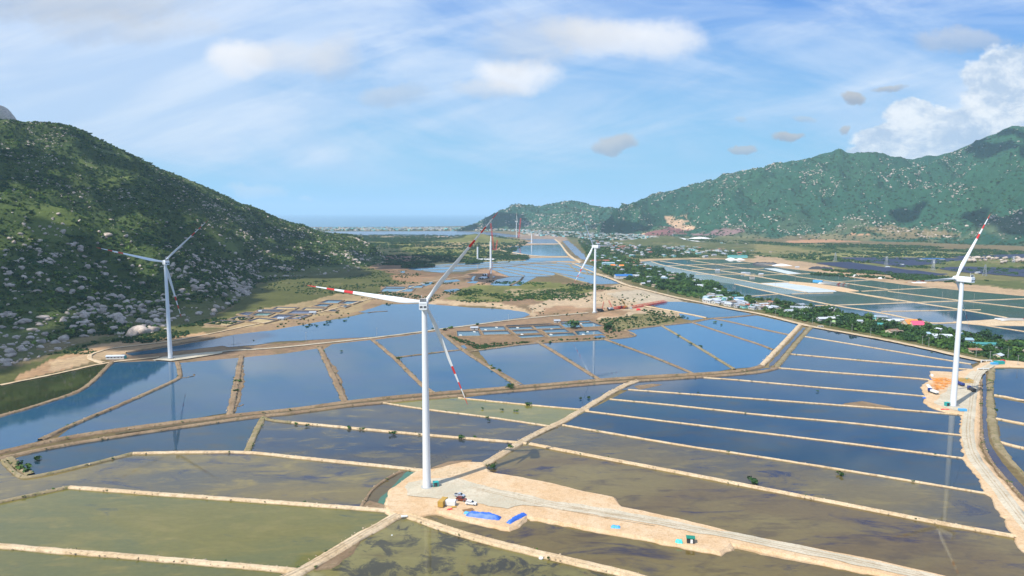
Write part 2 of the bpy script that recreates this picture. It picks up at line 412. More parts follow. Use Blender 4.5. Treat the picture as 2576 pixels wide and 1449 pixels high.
def strip_mesh(name,P,prof,m_,jit=.5,seed=0,step=None,zj=.12,smooth=True):
    """sweep a cross-section (offset,z) along a world line; edge points jitter"""
    P=smooth_line(np.asarray(P)[:,:2]); seg=np.hypot(*np.diff(P,axis=0).T); s=np.concatenate([[0],np.cumsum(seg)])
    d=P[:,1].mean(); st=step or max(2.2,d/260.); n=max(2,int(s[-1]/st)+1); t=np.linspace(0,s[-1],n)
    C=np.stack([np.interp(t,s,P[:,0]),np.interp(t,s,P[:,1])],1)
    T=np.gradient(C,axis=0); T/=np.maximum(np.hypot(T[:,0],T[:,1]),1e-9)[:,None]; Nn=np.stack([-T[:,1],T[:,0]],1)
    k=len(prof); V=np.zeros((n,k,3))
    for j,(o,z) in enumerate(prof):
        edge=abs(o)/max(abs(prof[0][0]),1e-6)
        w=((fbm(t*.11+j*31.7,t*0+seed*3.1,4,seed+j)-.5)*2+(fbm(t*.6+j*11.7,t*0+seed*5.1,2,seed+j)-.5)*.8)*jit*(.35+edge)
        V[:,j,:2]=C+Nn*(o+w)[:,None]
        V[:,j,2]=z+((fbm(t*.35+j*17.3,t*0+seed,3,seed+9)-.5)*2*zj if z>.05 else 0)
    ii=np.arange(n-1)[:,None]*k+np.arange(k-1)[None,:]
    Fc=np.stack([ii,ii+k,ii+k+1,ii+1],-1).reshape(-1,4)
    return mesh_np(name,V.reshape(-1,3),Fc[:,::-1],[m_],smooth=smooth)
_dc=[0]; DLINES=[]
def dike(pts,w,m_,h=.9,jit=.5,name='dike',ridge=False,z0=-.35,zo=0.):
    _dc[0]+=1; i=_dc[0]; P=gp(pts); zo+=(i%9)*.006; DLINES.append((P,w,h,m_))
    a=w*.34
    prof=[(a+.8*h,z0),(a+.35*h,.25),(a*.8,h),(a*.35,h*.93),(0,h*.9),(-a*.35,h*.93),(-a*.8,h),(-a-.35*h,.25),(-a-.8*h,z0)]
    if ridge: prof=[(a+.8*h,z0),(a+.3*h,.2),(a*.75,h*1.15),(a*.45,h*.7),(0,h*.85),(-a*.45,h*.7),(-a*.75,h*1.15),(-a-.3*h,.2),(-a-.8*h,z0)]
    prof=[(o,z+zo) for o,z in prof]
    return struct(name,strip_mesh(name,P,prof,m_,jit,i))
def road(pts,w,m_,z=1.0,name='road',jit=.5,zs=.0):
    _dc[0]+=1; P=gp(pts); a=w/2
    prof=[(a,z-.25),(a*.9,z),(a*.4,z+.03),(0,z-.03),(-a*.4,z+.03),(-a*.9,z),(-a,z-.25)]
    return struct(name,strip_mesh(name,P,prof,m_,jit,_dc[0],zj=.0))
def ruts(pts,z,m_=None,off=.85,w=.5):
    P=gp(pts)[:,:2]; P=smooth_line(P); T=np.gradient(P,axis=0); T/=np.hypot(T[:,0],T[:,1])[:,None]; Nn=np.stack([-T[:,1],T[:,0]],1)
    for s in (-1,1):
        _dc[0]+=1; struct('wheel_track',strip_mesh('wheel_track',P+Nn*s*off,[(w/2,z),(0,z+.004),(-w/2,z)],m_ or S_RUT,.25,_dc[0],zj=0))
def mound(pts,m_,h=1.0,edge=2.0,amp=1.0,name='ground_fill',z0=-.35):
    """raised fill with sloping, uneven sides"""
    _pc[0]+=1; Q=ragged(pts,amp,0,_pc[0]); n=len(Q)
    c=np.roll(Q,-1,0)-np.roll(Q,1,0); nn=np.stack([c[:,1],-c[:,0]],1); nn/=np.maximum(np.hypot(nn[:,0],nn[:,1]),1e-6)[:,None]
    ar=.5*np.sum(Q[:,0]*np.roll(Q[:,1],-1)-np.roll(Q[:,0],-1)*Q[:,1])
    if ar<0: nn=-nn
    jt=(RNG.random(n)*.8+.6)[:,None]
    A=Q.copy(); A[:,:2]+=nn*edge*jt; A[:,2]=z0
    B=Q.copy(); B[:,:2]+=nn*edge*.35*jt; B[:,2]=h*.55
    D=Q.copy(); D[:,2]=h+(RNG.random(n)-.5)*.15
    V=np.concatenate([A,B,D]); Fs=[]
    for i in range(n):
        j=(i+1)%n
        for k in range(2): Fs.append((k*n+i,k*n+j,(k+1)*n+j,(k+1)*n+i) if ar>0 else (k*n+j,k*n+i,(k+1)*n+i,(k+1)*n+j))
    top=tuple(range(2*n,3*n)); Fs.append(top if ar>0 else top[::-1])
    me=bpy.data.meshes.new(name); me.from_pydata([tuple(p) for p in V],[],Fs); me.materials.append(m_); me.update()
    return struct(name,me)
# ---------------------------------------------------------------- ground sheet with its soil map
def lerp(a,b,t): return a*(1-t)+b*t
PAINT=[ # (outline, albedo, how patchy 0..1)
 ([(-900,1100),(-400,1000),(0,925),(100,900),(250,845),(520,800),(560,780),(620,745),(640,715),(700,700),(850,688),(960,650),(1060,690),(1010,760),(700,800),(300,880),(100,950),(0,975),(-900,1200)],(.115,.125,.04),.2),
 ([(880,588),(1250,590),(1330,610),(1280,640),(1330,655),(1100,665),(960,655),(900,625)],(.19,.20,.06),.35),
 ([(880,600),(1180,600),(1220,606),(1100,608),(900,609)],(.045,.07,.025),.3),
 ([(1045,611),(1180,612),(1310,618),(1300,626),(1100,623),(1040,620)],(.38,.30,.15),.3),
 ([(1310,606),(1420,604),(1400,614),(1330,628),(1250,631),(1240,624),(1300,618)],(.42,.29,.18),.25),
 ([(900,620),(1010,618),(1010,632),(1050,640),(960,642),(890,636)],(.05,.065,.03),.2),
 ([(870,640),(1000,642),(1090,645),(1150,652),(1060,660),(900,657)],(.26,.155,.115),.2),
 ([(950,655),(1090,662),(1180,658),(1020,675),(1060,690),(1000,690),(930,675)],(.27,.17,.10),.3),
 ([(1040,646),(1300,648),(1430,650),(1440,662),(1316,657),(1180,661),(1060,668)],(.24,.22,.10),.3),
 ([(980,692),(1070,687),(1140,699),(1132,712),(1000,710)],(.37,.23,.13),.1),
 ([(1060,712),(1180,704),(1180,690),(1110,688),(1020,678),(1000,690),(1140,697),(1130,712)],(.26,.17,.10),.3),
 ([(960,720),(1120,705),(1230,712),(1500,712),(1620,730),(1640,760),(1560,800),(1380,800),(1290,775),(1060,765),(940,765)],(.31,.21,.125),.3),
 ([(1200,708),(1340,706),(1490,722),(1510,745),(1430,755),(1330,752),(1180,762),(1120,748),(1180,722)],(.19,.20,.06),.35),
 ([(1270,730),(1400,728),(1440,740),(1300,748)],(.40,.33,.18),.5),
 ([(1330,772),(1420,742),(1520,735),(1560,712),(1640,732),(1745,765),(1645,765),(1620,775),(1745,792),(1700,800),(1620,802),(1500,802),(1350,797)],(.56,.43,.28),.2),
 ([(1340,780),(1420,772),(1530,776),(1600,785),(1500,796),(1350,797)],(.42,.27,.16),.3),
 ([(1500,806),(1560,792),(1640,790),(1705,800),(1690,812),(1570,830),(1530,848),(1490,830)],(.22,.20,.09),.3),
 ([(1530,742),(1610,727),(1645,733),(1725,757),(1645,757),(1600,768)],(.56,.48,.35),.1),
 ([(1105,835),(1180,806),(1330,798),(1500,797),(1520,812),(1570,830),(1600,846),(1540,856),(1350,862),(1205,882),(1170,878)],(.27,.185,.11),.25),
 ([(255,905),(430,878),(590,864),(760,858),(950,844),(1102,824),(1176,814),(1340,788),(1500,780),(1500,800),(1200,830),(1100,845),(860,868),(720,892),(600,908),(440,918),(280,918)],(.32,.22,.135),.2),
 ([(290,890),(500,846),(700,803),(940,748),(1060,702),(1130,690),(1070,730),(1005,768),(900,790),(700,835),(500,862),(330,895)],(.33,.23,.135),.2),
 ([(505,822),(610,785),(760,758),(850,742),(940,750),(905,780),(760,806),(600,830)],(.40,.30,.16),.2),
 ([(1055,765),(1120,765),(1250,776),(1335,795),(1350,785),(1250,762),(1100,752)],(.56,.42,.26),.1),
 ([(20,968),(60,935),(110,903),(250,868),(330,858),(520,835),(520,850),(330,888),(262,908),(150,938)],(.48,.31,.17),.25),
 ([(120,905),(260,880),(340,880),(300,900),(200,925),(120,940)],(.58,.42,.25),.2),
 ([(1168,692),(1213,676),(1243,678),(1285,697),(1255,702),(1232,718),(1188,714),(1178,702)],(.44,.28,.17),.1),
 ([(1300,643),(1440,645),(1470,662),(1400,662),(1310,655)],(.46,.34,.22),.1),
 ([(1440,585),(1600,595),(2700,640),(2700,760),(2576,748),(2400,730),(2284,719),(2181,706),(2044,684),(1981,676),(1901,664),(1831,650),(1721,650),(1600,650),(1500,630)],(.13,.155,.05),.45),
 ([(1950,636),(2250,632),(2700,646),(2700,668),(2150,657),(2000,650)],(.27,.27,.10),.25),
 ([(1720,612),(1900,616),(2100,640),(1980,642),(1760,625)],(.24,.22,.09),.35),
 ([(1600,651),(1900,643),(2100,668),(2300,700),(2500,720),(2700,738),(2700,772),(2576,750),(2400,732),(2284,721),(2181,708),(2044,686),(1981,680),(1901,666),(1831,656),(1721,657),(1610,664)],(.50,.36,.22),.25),
 ([(1980,606),(2150,598),(2165,607),(1980,613)],(.5,.28,.16),.1),
 ([(1630,606),(1700,600),(1830,600),(1810,612),(1720,614),(1640,612)],(.66,.60,.52),.25),
 ([(2080,665),(2700,690),(2700,715),(2400,700),(2100,680)],(.21,.20,.08),.3),
 ([(600,569),(1500,569),(1500,582),(600,584)],(.14,.14,.08),.5),
 ([(820,590),(1200,592),(1260,600),(1180,598),(830,596)],(.40,.31,.22),.25),
 ([(1410,582),(1600,590),(1900,600),(1900,650),(1600,650),(1490,640),(1440,610)],(.12,.14,.055),.45),
 ([(1300,590),(1420,590),(1430,604),(1310,602)],(.36,.27,.2),.3),
 ([(1440,600),(1500,620),(1560,640),(1620,665),(1680,683),(1750,700),(1800,718),(1850,738),(1950,758),(2040,770),(2140,790),(2280,808),(2360,820),(2430,842),(2500,850),(2700,880),(2700,965),(2576,922),(2470,905),(2325,872),(2197,846),(2009,811),(1914,786),(1838,772),(1713,748),(1656,734),(1613,722),(1535,693),(1490,680)],(.16,.15,.06),.4),
 ([(1742,706),(1849,712),(1860,718),(1790,720),(1750,712)],(.42,.30,.2),.1),
 ([(2170,798),(2260,800),(2270,812),(2220,818),(2180,808)],(.6,.48,.34),.1),
 ([(2440,850),(2700,880),(2700,900),(2500,880)],(.34,.30,.14),.3),
]
PATCH=(.33,.26,.14)
def soil_colour(P,dx,dy,base=(.20,.16,.08)):
    x,y=P[:,0],P[:,1]
    wn=np.clip((dy-535)/300,.05,1.2)
    wx=(fbm(x*.018,y*.018,4,3)-.5)*36*np.clip(wn*1.6,.25,1); wy=(fbm(x*.02+50,y*.02,4,5)-.5)*22*wn
    qx=dx+wx; qy=dy+wy
    n=fbm(x*.008,y*.008,4,11); n2=fbm(x*.05,y*.03,3,12)
    C=np.zeros((len(x),3)); C[:]=base
    C=C*(1+.5*(n-.5))[:,None]
    for poly,c,pt in PAINT:
        m_=inpoly(qx,qy,poly)
        if m_.any():
            cc=np.array(c)[None,:]*(1+.35*(n[m_]-.5))[:,None]
            k=np.clip((n2[m_]-.52)*6,0,1)*pt; tgt=np.where((n[m_]>.5)[:,None],np.array(PATCH),np.array((.07,.09,.03)))
            C[m_]=cc*(1-k)[:,None]+tgt*k[:,None]
    return C*np.array((.80,.76,.74))
def set_soil(me,C):
    a=me.color_attributes.new('soil','FLOAT_COLOR','POINT')
    a.data.foreach_set('color',np.concatenate([C,np.ones((len(C),1))],1).astype(np.float32).ravel())
cols=np.arange(-1000,3601,5.)
rowsy=np.concatenate([np.arange(1620,900,-6.),np.arange(900,700,-2.5),np.arange(700,562,-.9)])
DX,DY=np.meshgrid(cols,rowsy)
P=G(DX.ravel(),DY.ravel()).reshape(len(rowsy),len(cols),3)
near=[P[0]*1.0 for _ in range(4)]
for a,yy in zip(near,(-900,-200,60,150)):
    a[:,0]=P[0,:,0]*max(1.,abs(yy)/150+1.5); a[:,1]=yy
P=np.concatenate([np.array(near),P])
V=P.reshape(-1,3)
ddx,ddy=proj(V); ddx[:4*len(cols)]=5000
C=soil_colour(V,ddx,ddy)
V[:,2]=-.32+.2*fbm(V[:,0]*.03,V[:,1]*.03,3,4)
# low hillocks on the plain
for (hx,hy,hh,sg) in [(1210,606,20,130),(1180,605,16,120),(1660,612,26,170),(1900,625,14,200),(2440,666,9,50),(2520,668,8,60),(2500,663,6,60),(1690,611,10,50)]:
    p=G(hx,hy); d2=((V[:,0]-p[0])**2+((V[:,1]-p[1])*.7)**2)/sg**2
    V[:,2]+=hh*np.exp(-d2)*(.7+.6*fbm(V[:,0]*.02,V[:,1]*.02,3,8))*(d2<9)
nr,nc=P.shape[:2]
ii=np.arange(nr-1)[:,None]*nc+np.arange(nc-1)[None,:]
Fc=np.stack([ii,ii+1,ii+nc+1,ii+nc],-1).reshape(-1,4)
me=mesh_np('ground',V,Fc,[SOIL],smooth=True); set_soil(me,C)
ground=struct('ground',me)
# sea: from the coast to the horizon
sp=[G(-1500,571.5)[:2],G(600,571.5)[:2],G(1000,571.2)[:2],G(1120,569.5)[:2],G(1180,568.5)[:2],G(1240,566)[:2],G(2000,563)[:2],G(4200,562)[:2]]
V=[(float(p[0]),float(p[1]),.6) for p in sp]+[(float(x),60000.,.6) for x in (60000,40000,25000,10000,0,-10000,-25000,-60000)]
me=bpy.data.meshes.new('sea'); me.from_pydata(V,[],[tuple(range(16))]); me.materials.append(W_SEA)
if me.polygons[0].normal.z<0: me.flip_normals()
struct('sea',me)

# ---------------------------------------------------------------- hills
def hill_mat():
    m_,t,b=mat('hillside'); pos=t.new('ShaderNodeNewGeometry').outputs['Position']
    at=t.new('ShaderNodeAttribute',attribute_name='soil').outputs['Color']
    rk=t.new('ShaderNodeAttribute',attribute_name='rocky').outputs['Fac']
    n=t.noise(pos,.02,5,.65); n2=t.noise(pos,.11,4,.7); n3=t.noise(pos,.07,7,.78); n4=t.noise(pos,.011,4,.6)
    k=t.math('ADD',.15,t.math('ADD',t.math('MULTIPLY',n,1.0),t.math('MULTIPLY',n2,.7)))
    c=t.mix(1.,at,t.new('ShaderNodeCombineXYZ',{0:k,1:k,2:k}).outputs[0],'MULTIPLY')
    thr=t.math('SUBTRACT',.78,t.math('ADD',t.math('MULTIPLY',rk,.16),t.math('MULTIPLY',t.math('SUBTRACT',n4,.5),.30)))
    v_=t.math('ADD',t.math('MULTIPLY',n3,.55),t.math('MULTIPLY',t.noise(pos,.2,4,.75),.45))
    f=t.math('MULTIPLY',t.ss(t.math('SUBTRACT',v_,thr),-.01,.03),t.math('GREATER_THAN',rk,.01))
    c=t.mix(f,c,t.mix(n2,(.30,.25,.22),(.62,.56,.50)))
    t.l.new(c,b.inputs['Base Color']); b.inputs['Roughness'].default_value=.95; b.inputs['Specular IOR Level'].default_value=.1
    bp=t.new('ShaderNodeBump',{'Height':t.math('ADD',n2,t.math('MULTIPLY',f,.4)),'Strength':1.,'Distance':5.}); t.l.new(bp.outputs[0],b.inputs['Normal'])
    return m_
HILL=hill_mat()
def hill(name,cx,foot,ridge,rdist,backlen,namp,ncell,seed,pmix=.35,nrow=110,colour=None,rocky=0.,snoise=0.):
    cx=np.asarray(cx,float); yf=np.interp(cx,*zip(*foot)); yr=np.interp(cx,*zip(*ridge)); Yr=np.interp(cx,*zip(*rdist))
    yr=yr+(fbm(cx*.03,cx*0,5,seed)-.5)*snoise
    Yf=G(cx,yf)[:,1]; b=(CY-yr)/F; zr=HC+Yr*(b*cp_-sp_)/(cp_+b*sp_); zr=np.maximum(zr,.5)
    Yr=np.maximum(Yr,Yf+30)
    t=np.linspace(0,1,nrow)**.9; tb=np.linspace(0,1,26)[1:]
    Yg=Yf[None,:]+(Yr-Yf)[None,:]*t[:,None]; s=pmix*t+(1-pmix)*t*t*(3-2*t); Zg=zr[None,:]*s[:,None]
    Yb=Yr[None,:]+backlen*tb[:,None]; Zb=zr[None,:]*((1-tb)**1.3)[:,None]-8*tb[:,None]
    Yg=np.concatenate([Yg,Yb]); Zg=np.concatenate([Zg,Zb]); tt=np.concatenate([t,np.ones(len(tb))])
    Xg=(cx[None,:]-CX)/F*(Yg*cp_-(Zg-HC)*sp_)
    win=np.sin(np.pi*np.clip(tt,0,1))**.8; win=np.concatenate([win[:nrow],np.sin(np.pi*tb)])[:,None]
    hs=np.clip(zr/150,.05,1)[None,:]
    rid=1-np.abs(fbm(Xg/ncell,Yg/ncell,5,seed+20)-.5)*2
    Zg=Zg+win*hs*namp*((rid-.75)*2.2+(fbm(Xg/(ncell*.22),Yg/(ncell*.22),4,seed+40)-.5)*.55)
    Zg[0]=-1.2
    V=np.stack([Xg,Yg,Zg],-1); nr,nc=Xg.shape
    ii=np.arange(nr-1)[:,None]*nc+np.arange(nc-1)[None,:]
    Fc=np.stack([ii,ii+1,ii+nc+1,ii+nc],-1).reshape(-1,4)
    Vf=V.reshape(-1,3); me=mesh_np(name,Vf,Fc,[HILL],smooth=True)
    dx,dy=proj(Vf); Cc,rk=colour(Vf,dx,dy,np.repeat(tt,nc))
    set_soil(me,Cc); a=me.attributes.new('rocky','FLOAT','POINT'); a.data.foreach_set('value',rk.astype(np.float32))
    struct(name,me)
    return V,BVHTree.FromPolygons([tuple(p) for p in Vf.tolist()],Fc.tolist())
def col_left(P,dx,dy,t):
    n=fbm(P[:,0]*.006,P[:,1]*.006,4,2)[:,None]
    C=np.array((.045,.07,.022))*(1-n)+np.array((.085,.115,.032))*n
    dn=fbm(P[:,0]*.012,P[:,1]*.012,4,60)[:,None]; br=np.clip((.38-dn)*6,0,.8); C=C*(1-br)+np.array((.12,.15,.04))*br
    low=np.clip(1-t*7,0,1)[:,None]; C=C*(1-low)+np.array((.13,.125,.05))*low
    m_=inpoly(dx+(n[:,0]-.5)*60,dy,[(180,265),(380,265),(250,290),(210,310)]); C[m_]=(.3,.26,.22)
    return C,np.full(len(dx),.05)
LX=np.arange(-1500,971,5.)
HL,BL_=hill('hillside',LX,[(-1500,1400),(-600,1080),(-200,985),(0,932),(100,905),(250,858),(400,835),(520,803),(560,782),(620,748),(645,715),(700,702),(850,690),(910,674),(940,666),(970,664)],
 [(-1500,120),(-600,225),(-200,272),(0,300),(60,306),(150,313),(200,327),(260,357),(330,388),(400,424),(450,443),(520,474),(600,512),(660,533),(700,552),(757,566),(800,583),(834,588),(865,589),(895,594),(916,606),(936,616),(955,640),(970,655)],
 [(-1500,1500),(0,1800),(400,2050),(700,2350),(865,2450),(920,2350),(970,2080)],900,46,330,5,colour=col_left,snoise=5,nrow=150)
MPAINT=[([(1670,548),(1730,548),(1722,562),(1745,575),(1700,590),(1640,592),(1610,588),(1690,570)],(.50,.33,.2)),
 ([(1610,592),(1640,580),(1690,571),(1730,580),(1745,592),(1700,592),(1660,600)],(.20,.09,.08)),
 ([(1745,590),(1800,577),(1870,575),(1870,588),(1800,592)],(.22,.14,.13)),
 ([(2110,598),(2150,585),(2200,590),(2215,600),(2150,602)],(.55,.3,.17)),
 ([(1900,598),(2050,590),(2260,590),(2330,596),(2230,606),(2000,606)],(.17,.15,.075)),
 ([(2180,575),(2240,568),(2330,578),(2420,585),(2400,600),(2250,600)],(.20,.16,.08))]
def col_right(P,dx,dy,t):
    n=fbm(P[:,0]*.0025,P[:,1]*.0025,5,6)[:,None]; n2=fbm(P[:,0]*.01,P[:,1]*.01,4,9)
    C=np.array((.013,.062,.042))*(1-n)+np.array((.034,.10,.045))*n
    low=np.clip(1-t*5,0,1)[:,None]*np.clip((n2-.42)*5,0,1)[:,None]; C=C*(1-low)+np.array((.15,.145,.07))*low
    qx=dx+(fbm(P[:,0]*.012,P[:,1]*.012,4,14)-.5)*50; qy=dy+(fbm(P[:,0]*.012,P[:,1]*.012,4,15)-.5)*18
    for poly,c in MPAINT:
        m_=inpoly(qx,qy,poly); C[m_]=np.array(c)*(1+.5*(n2[m_]-.5))[:,None]
    rk=.12+.45*np.clip((fbm(P[:,0]*.0028+9,P[:,1]*.0028,4,33)-.46)*5,0,1)+.18*np.clip((dx-1950)/500,0,1)
    return C,rk
HC2,BC_=hill('far_hills',np.arange(1150,1800,4.),[(1150,582),(1200,579),(1300,580),(1450,584),(1600,590),(1800,600)],
 [(1150,581),(1195,567),(1220,550),(1240,540),(1260,530),(1290,516),(1330,515),(1350,520),(1370,518),(1410,508),(1440,505),(1480,515),(1520,524),(1570,527),(1620,530),(1700,560),(1800,590)],
 [(1150,5000),(1300,6400),(1600,6200),(1800,5200)],1500,60,500,77,colour=col_right,snoise=8,nrow=80)
HR,BR_=hill('mountain',np.arange(1500,4200,5.),[(1500,588),(1640,592),(1900,600),(2200,607),(2400,614),(2576,622),(3000,650),(3600,700),(4200,760)],
 [(1500,580),(1560,530),(1600,512),(1640,503),(1700,490),(1780,462),(1860,440),(1950,418),(2000,408),(2060,392),(2095,388),(2110,381),(2130,388),(2160,388),(2185,386),(2210,394),(2250,407),(2290,409),(2340,402),(2390,389),(2420,386),(2450,370),(2500,350),(2530,332),(2545,322),(2562,316),(2576,318),(2640,298),(2760,290),(3000,310),(3600,330),(4200,330)],
 [(1500,4300),(1640,5400),(2110,5300),(2576,4700),(3000,4200),(4200,3500)],2200,190,520,51,colour=col_right,snoise=7,nrow=150)
def hit(bvhs,dx,dy):
    d=Vector(ray(dx,dy)).normalized(); best=None
    for b in bvhs:
        h=b.ray_cast(Vector((0,0,HC)),d)
        if h[0] is not None and (best is None or h[3]<best[1]): best=(h[0],h[3])
    if best: return np.array(best[0])
    return G(dx,dy) if dy>HY+8 else None

# ---------------------------------------------------------------- ponds (water) of the near field
pond([(-330,1344),(0,1374),(377,1404),(710,1431),(690,1500),(660,1700),(-1400,1700),(-900,1290)],W_OLIVE)
pond([(-330,1343),(0,1264),(174,1226),(434,1247),(735,1268),(996,1286),(960,1320),(780,1425),(710,1433),(377,1406),(0,1376)],W_OLIVE)
pond([(-900,1240),(0,1155),(50,1200),(72,1203),(200,1175),(333,1142),(623,1138),(735,1152),(1060,1183),(1010,1187),(938,1229),(905,1279),(735,1268),(434,1247),(174,1226),(0,1264),(-330,1343),(-900,1290)],W_GOLD)
pond([(1018,1186),(1054,1188),(987,1236),(974,1282),(905,1280),(938,1229)],W_BROWN)
pond([(1025,1187),(1052,1187),(987,1232),(972,1281),(945,1280),(958,1250)],W_TEAL,z=.03)
pond([(17,1160),(107,1131),(290,1102),(579,1060),(666,1050),(622,1138),(333,1142),(200,1176),(72,1203)],W_DEEP)
pond([(666,1052),(735,1064),(1063,1095),(1303,1115),(1290,1130),(1180,1195),(1063,1184),(735,1152),(620,1138)],W_MIX)
pond([(666,1050),(735,1038),(961,1012),(1063,1030),(1250,1053),(1384,1073),(1330,1105),(1303,1115),(1063,1095),(735,1064)],W_MIX)
pond([(961,1014),(1153,1000),(1331,1020),(1480,1032),(1420,1062),(1384,1073),(1250,1053),(1063,1030)],W_OLIVE)
pond([(1153,1002),(1340,978),(1590,958),(1560,977),(1480,1032),(1331,1020)],W_BLUE)
R0=[(2042,824),(2197,851),(2325,878),(2448,905),(2460,912)]
R1=[(2024,847),(2171,871),(2443,917)]
R2=[(1986,891),(2197,910),(2397,927),(2450,931)]
R3=[(1955,926),(2120,940),(2315,953),(2350,958)]
R4=[(1770,951),(1838,955),(1914,962),(2068,976),(2248,990),(2340,999)]
R5=[(1580,981),(1690,989),(1838,1000),(1914,1005),(2120,1021),(2299,1034),(2430,1046)]
R6=[(1534,1005),(1690,1020),(1838,1036),(1914,1045),(2145,1065),(2425,1097)]
R7=[(1472,1035),(1716,1066),(1840,1081),(2130,1116),(2438,1156)]
R8=[(1415,1070),(1470,1080),(1760,1129),(1840,1139),(2206,1197),(2495,1245)]
R9=[(1332,1118),(1470,1145),(1760,1200),(1840,1216),(2206,1287),(2400,1325),(2576,1355),(2800,1400)]
def between(a,b,m_,lext=None,rext=None):
    pts=list(a)+(rext or [])+list(b)[::-1]+(lext or []); pond(pts,m_,amp=.3)
between(R0,R1,W_BLUE); between(R1,R2,W_BLUE); between(R2,R3,W_BLUE)
between([(1925,926),(1955,924),(2120,938),(2315,951),(2350,958)],R4,W_BLUE)
between(R4,R5,W_BLUE,[(1560,981),(1610,958),(1760,945)]); between(R5,R6,W_DEEP); between(R6,R7,W_DEEP); between(R7,R8,W_DEEP)
between(R8,R9,W_GOLD,[(1330,1110)],[(2540,1310),(2560,1345)])
pond([(1210,1170),(1330,1115),(1470,1145),(1760,1200),(1840,1216),(2206,1287),(2400,1325),(2576,1355),(3400,1520),(3400,1700),(2800,1700),(2500,1490),(2206,1420),(1847,1348),(1688,1310),(1566,1283),(1470,1243),(1228,1193)],W_BROWN)
pond([(1080,1300),(1300,1330),(1323,1303),(1470,1329),(1702,1372),(1830,1383),(2206,1447),(2600,1560),(2600,1800),(1800,1600),(1601,1449),(1470,1420),(1170,1351)],W_BROWN)
pond([(1019,1299),(1170,1351),(1470,1426),(1601,1456),(1900,1560),(1900,1800),(600,1800),(700,1450),(800,1430),(985,1304)],W_ALGAE)
# far right ponds beyond the ditch
pond([(2498,928),(2576,928),(3200,960),(3200,1060),(2576,1010),(2501,995)],W_BLUE)
pond([(2503,1000),(2576,1014),(3200,1060),(3200,1180),(2576,1066),(2504,1051)],W_BLUE)
pond([(2510,1058),(2576,1072),(3200,1180),(3200,1260),(2576,1129),(2518,1113)],W_DEEP)
pond([(2520,1117),(2576,1132),(3200,1260),(3200,1400),(2620,1230),(2545,1165)],W_DEEP)
# left middle ponds
pond([(-900,1130),(-200,1010),(0,968),(150,935),(262,912),(280,912),(218,978),(154,1002),(0,1050),(-900,1250)],W_GREEN)
pond([(280,912),(400,908),(447,912),(455,949),(437,960),(303,1020),(101,1108),(0,1142),(-900,1330),(-900,1250),(0,1050),(154,1002),(218,978)],W_BLUE2)
pond([(447,913),(606,900),(581,1038),(290,1084),(136,1107),(190,1066),(303,1020),(437,960),(455,949)],W_BLUE2)
pond([(606,900),(720,889),(803,876),(866,1010),(735,1032),(581,1042)],W_BLUE2)
pond([(812,880),(835,866),(934,855),(994,901),(1058,968),(1092,990),(866,1010)],W_BLUE2)
pond([(934,856),(1020,845),(1102,833),(1164,878),(999,900)],W_BLUE2)
pond([(999,899),(1161,880),(1180,890),(1241,930),(1305,971),(1092,991),(1058,968)],W_BLUE2)
pond([(1200,880),(1341,862),(1351,860),(1433,909),(1508,957),(1305,973),(1241,930)],W_BLUE2)
pond([(1365,864),(1498,856),(1521,854),(1639,896),(1742,940),(1508,958),(1433,909)],W_BLUE2)
pond([(1521,854),(1536,854),(1598,846),(1571,831),(1665,820),(1742,865),(1845,928),(1742,943),(1639,896)],W_LAKE)
pond([(1665,820),(1742,812),(1838,844),(1914,868),(1945,881),(1915,922),(1845,928),(1742,865)],W_LAKE)
pond([(1742,812),(1790,801),(1838,810),(1914,828),(1985,843),(1945,881),(1838,844)],W_LAKE)
pond([(1790,801),(1838,799),(1900,793),(2012,816),(1983,843),(1838,810)],W_LAKE)
pond([(1631,767),(1665,759),(1716,759),(1770,766),(1838,777),(1900,793),(1778,800),(1690,782)],W_LAKE,amp=.6)
pond([(1708,788),(1745,793),(1772,801),(1740,806),(1712,800)],W_LAKE)
pond([(318,889),(437,871),(540,853),(588,842),(691,830),(794,811),(871,799),(922,787),(901,785),(943,773),(961,766),(1063,764),(1176,773),(1279,779),(1318,785),(1333,792),(1318,798),(1176,819),(1102,829),(948,847),(691,860),(588,866),(462,882),(334,894)],W_LAKE,amp=1.6)
pond([(2020,824),(2026,826),(1948,918),(1935,924),(1936,915)],W_DITCH,z=.1)
# small pools on the brown land
for q in ([(1150,872),(1168,868),(1172,876),(1156,879)],[(1110,706),(1150,703),(1160,707),(1120,711)],[(1060,712),(1090,706),(1084,716),(1062,722)],[(1116,730),(1150,726),(1160,731),(1130,736)],[(1005,683),(1018,682),(1020,686),(1008,686)],[(1490,846),(1515,843),(1525,848),(1500,851)],[(560,870),(640,862),(690,862),(640,868),(575,873)]):
    pond(q,W_BLUE2,amp=1.8,z=.05)
# middle-distance pans
pond([(1024,677),(1076,667.7),(1179,661),(1316,656),(1397,659),(1463,663),(1497,670),(1500,689),(1525,693),(1571,713),(1511,715),(1477,713),(1397,690),(1385,695),(1337,696),(1280,695),(1240,679),(1213,675),(1168,682.5),(1110,686)],W_LAKE,amp=1.5,name='salt_pond_water')
pond([(1284,697),(1330,696),(1337,703),(1284,719),(1232,716),(1250,703)],W_LAKE,z=.05); pond([(1238,718),(1284,702),(1290,697),(1350,697),(1306,719)],W_LAKE,z=.08)
pond([(1173,711),(1190,707),(1204,708),(1196,713)],W_LAKE,z=.05); pond([(1185,704),(1190,695),(1197,694),(1190,706)],W_LAKE,z=.05)
pond([(1259,629),(1289,620),(1350,616),(1416.8,615),(1426,643.7),(1316,643.7),(1282,635)],W_LAKE,amp=3)
pond([(1311,600.5),(1394,601.5),(1410,613),(1327,613)],W_LAGOON,amp=3)
pond([(1415,606),(1428,605),(1450,622),(1470,640),(1478,654),(1462,652),(1440,634)],W_LAGOON,amp=3)
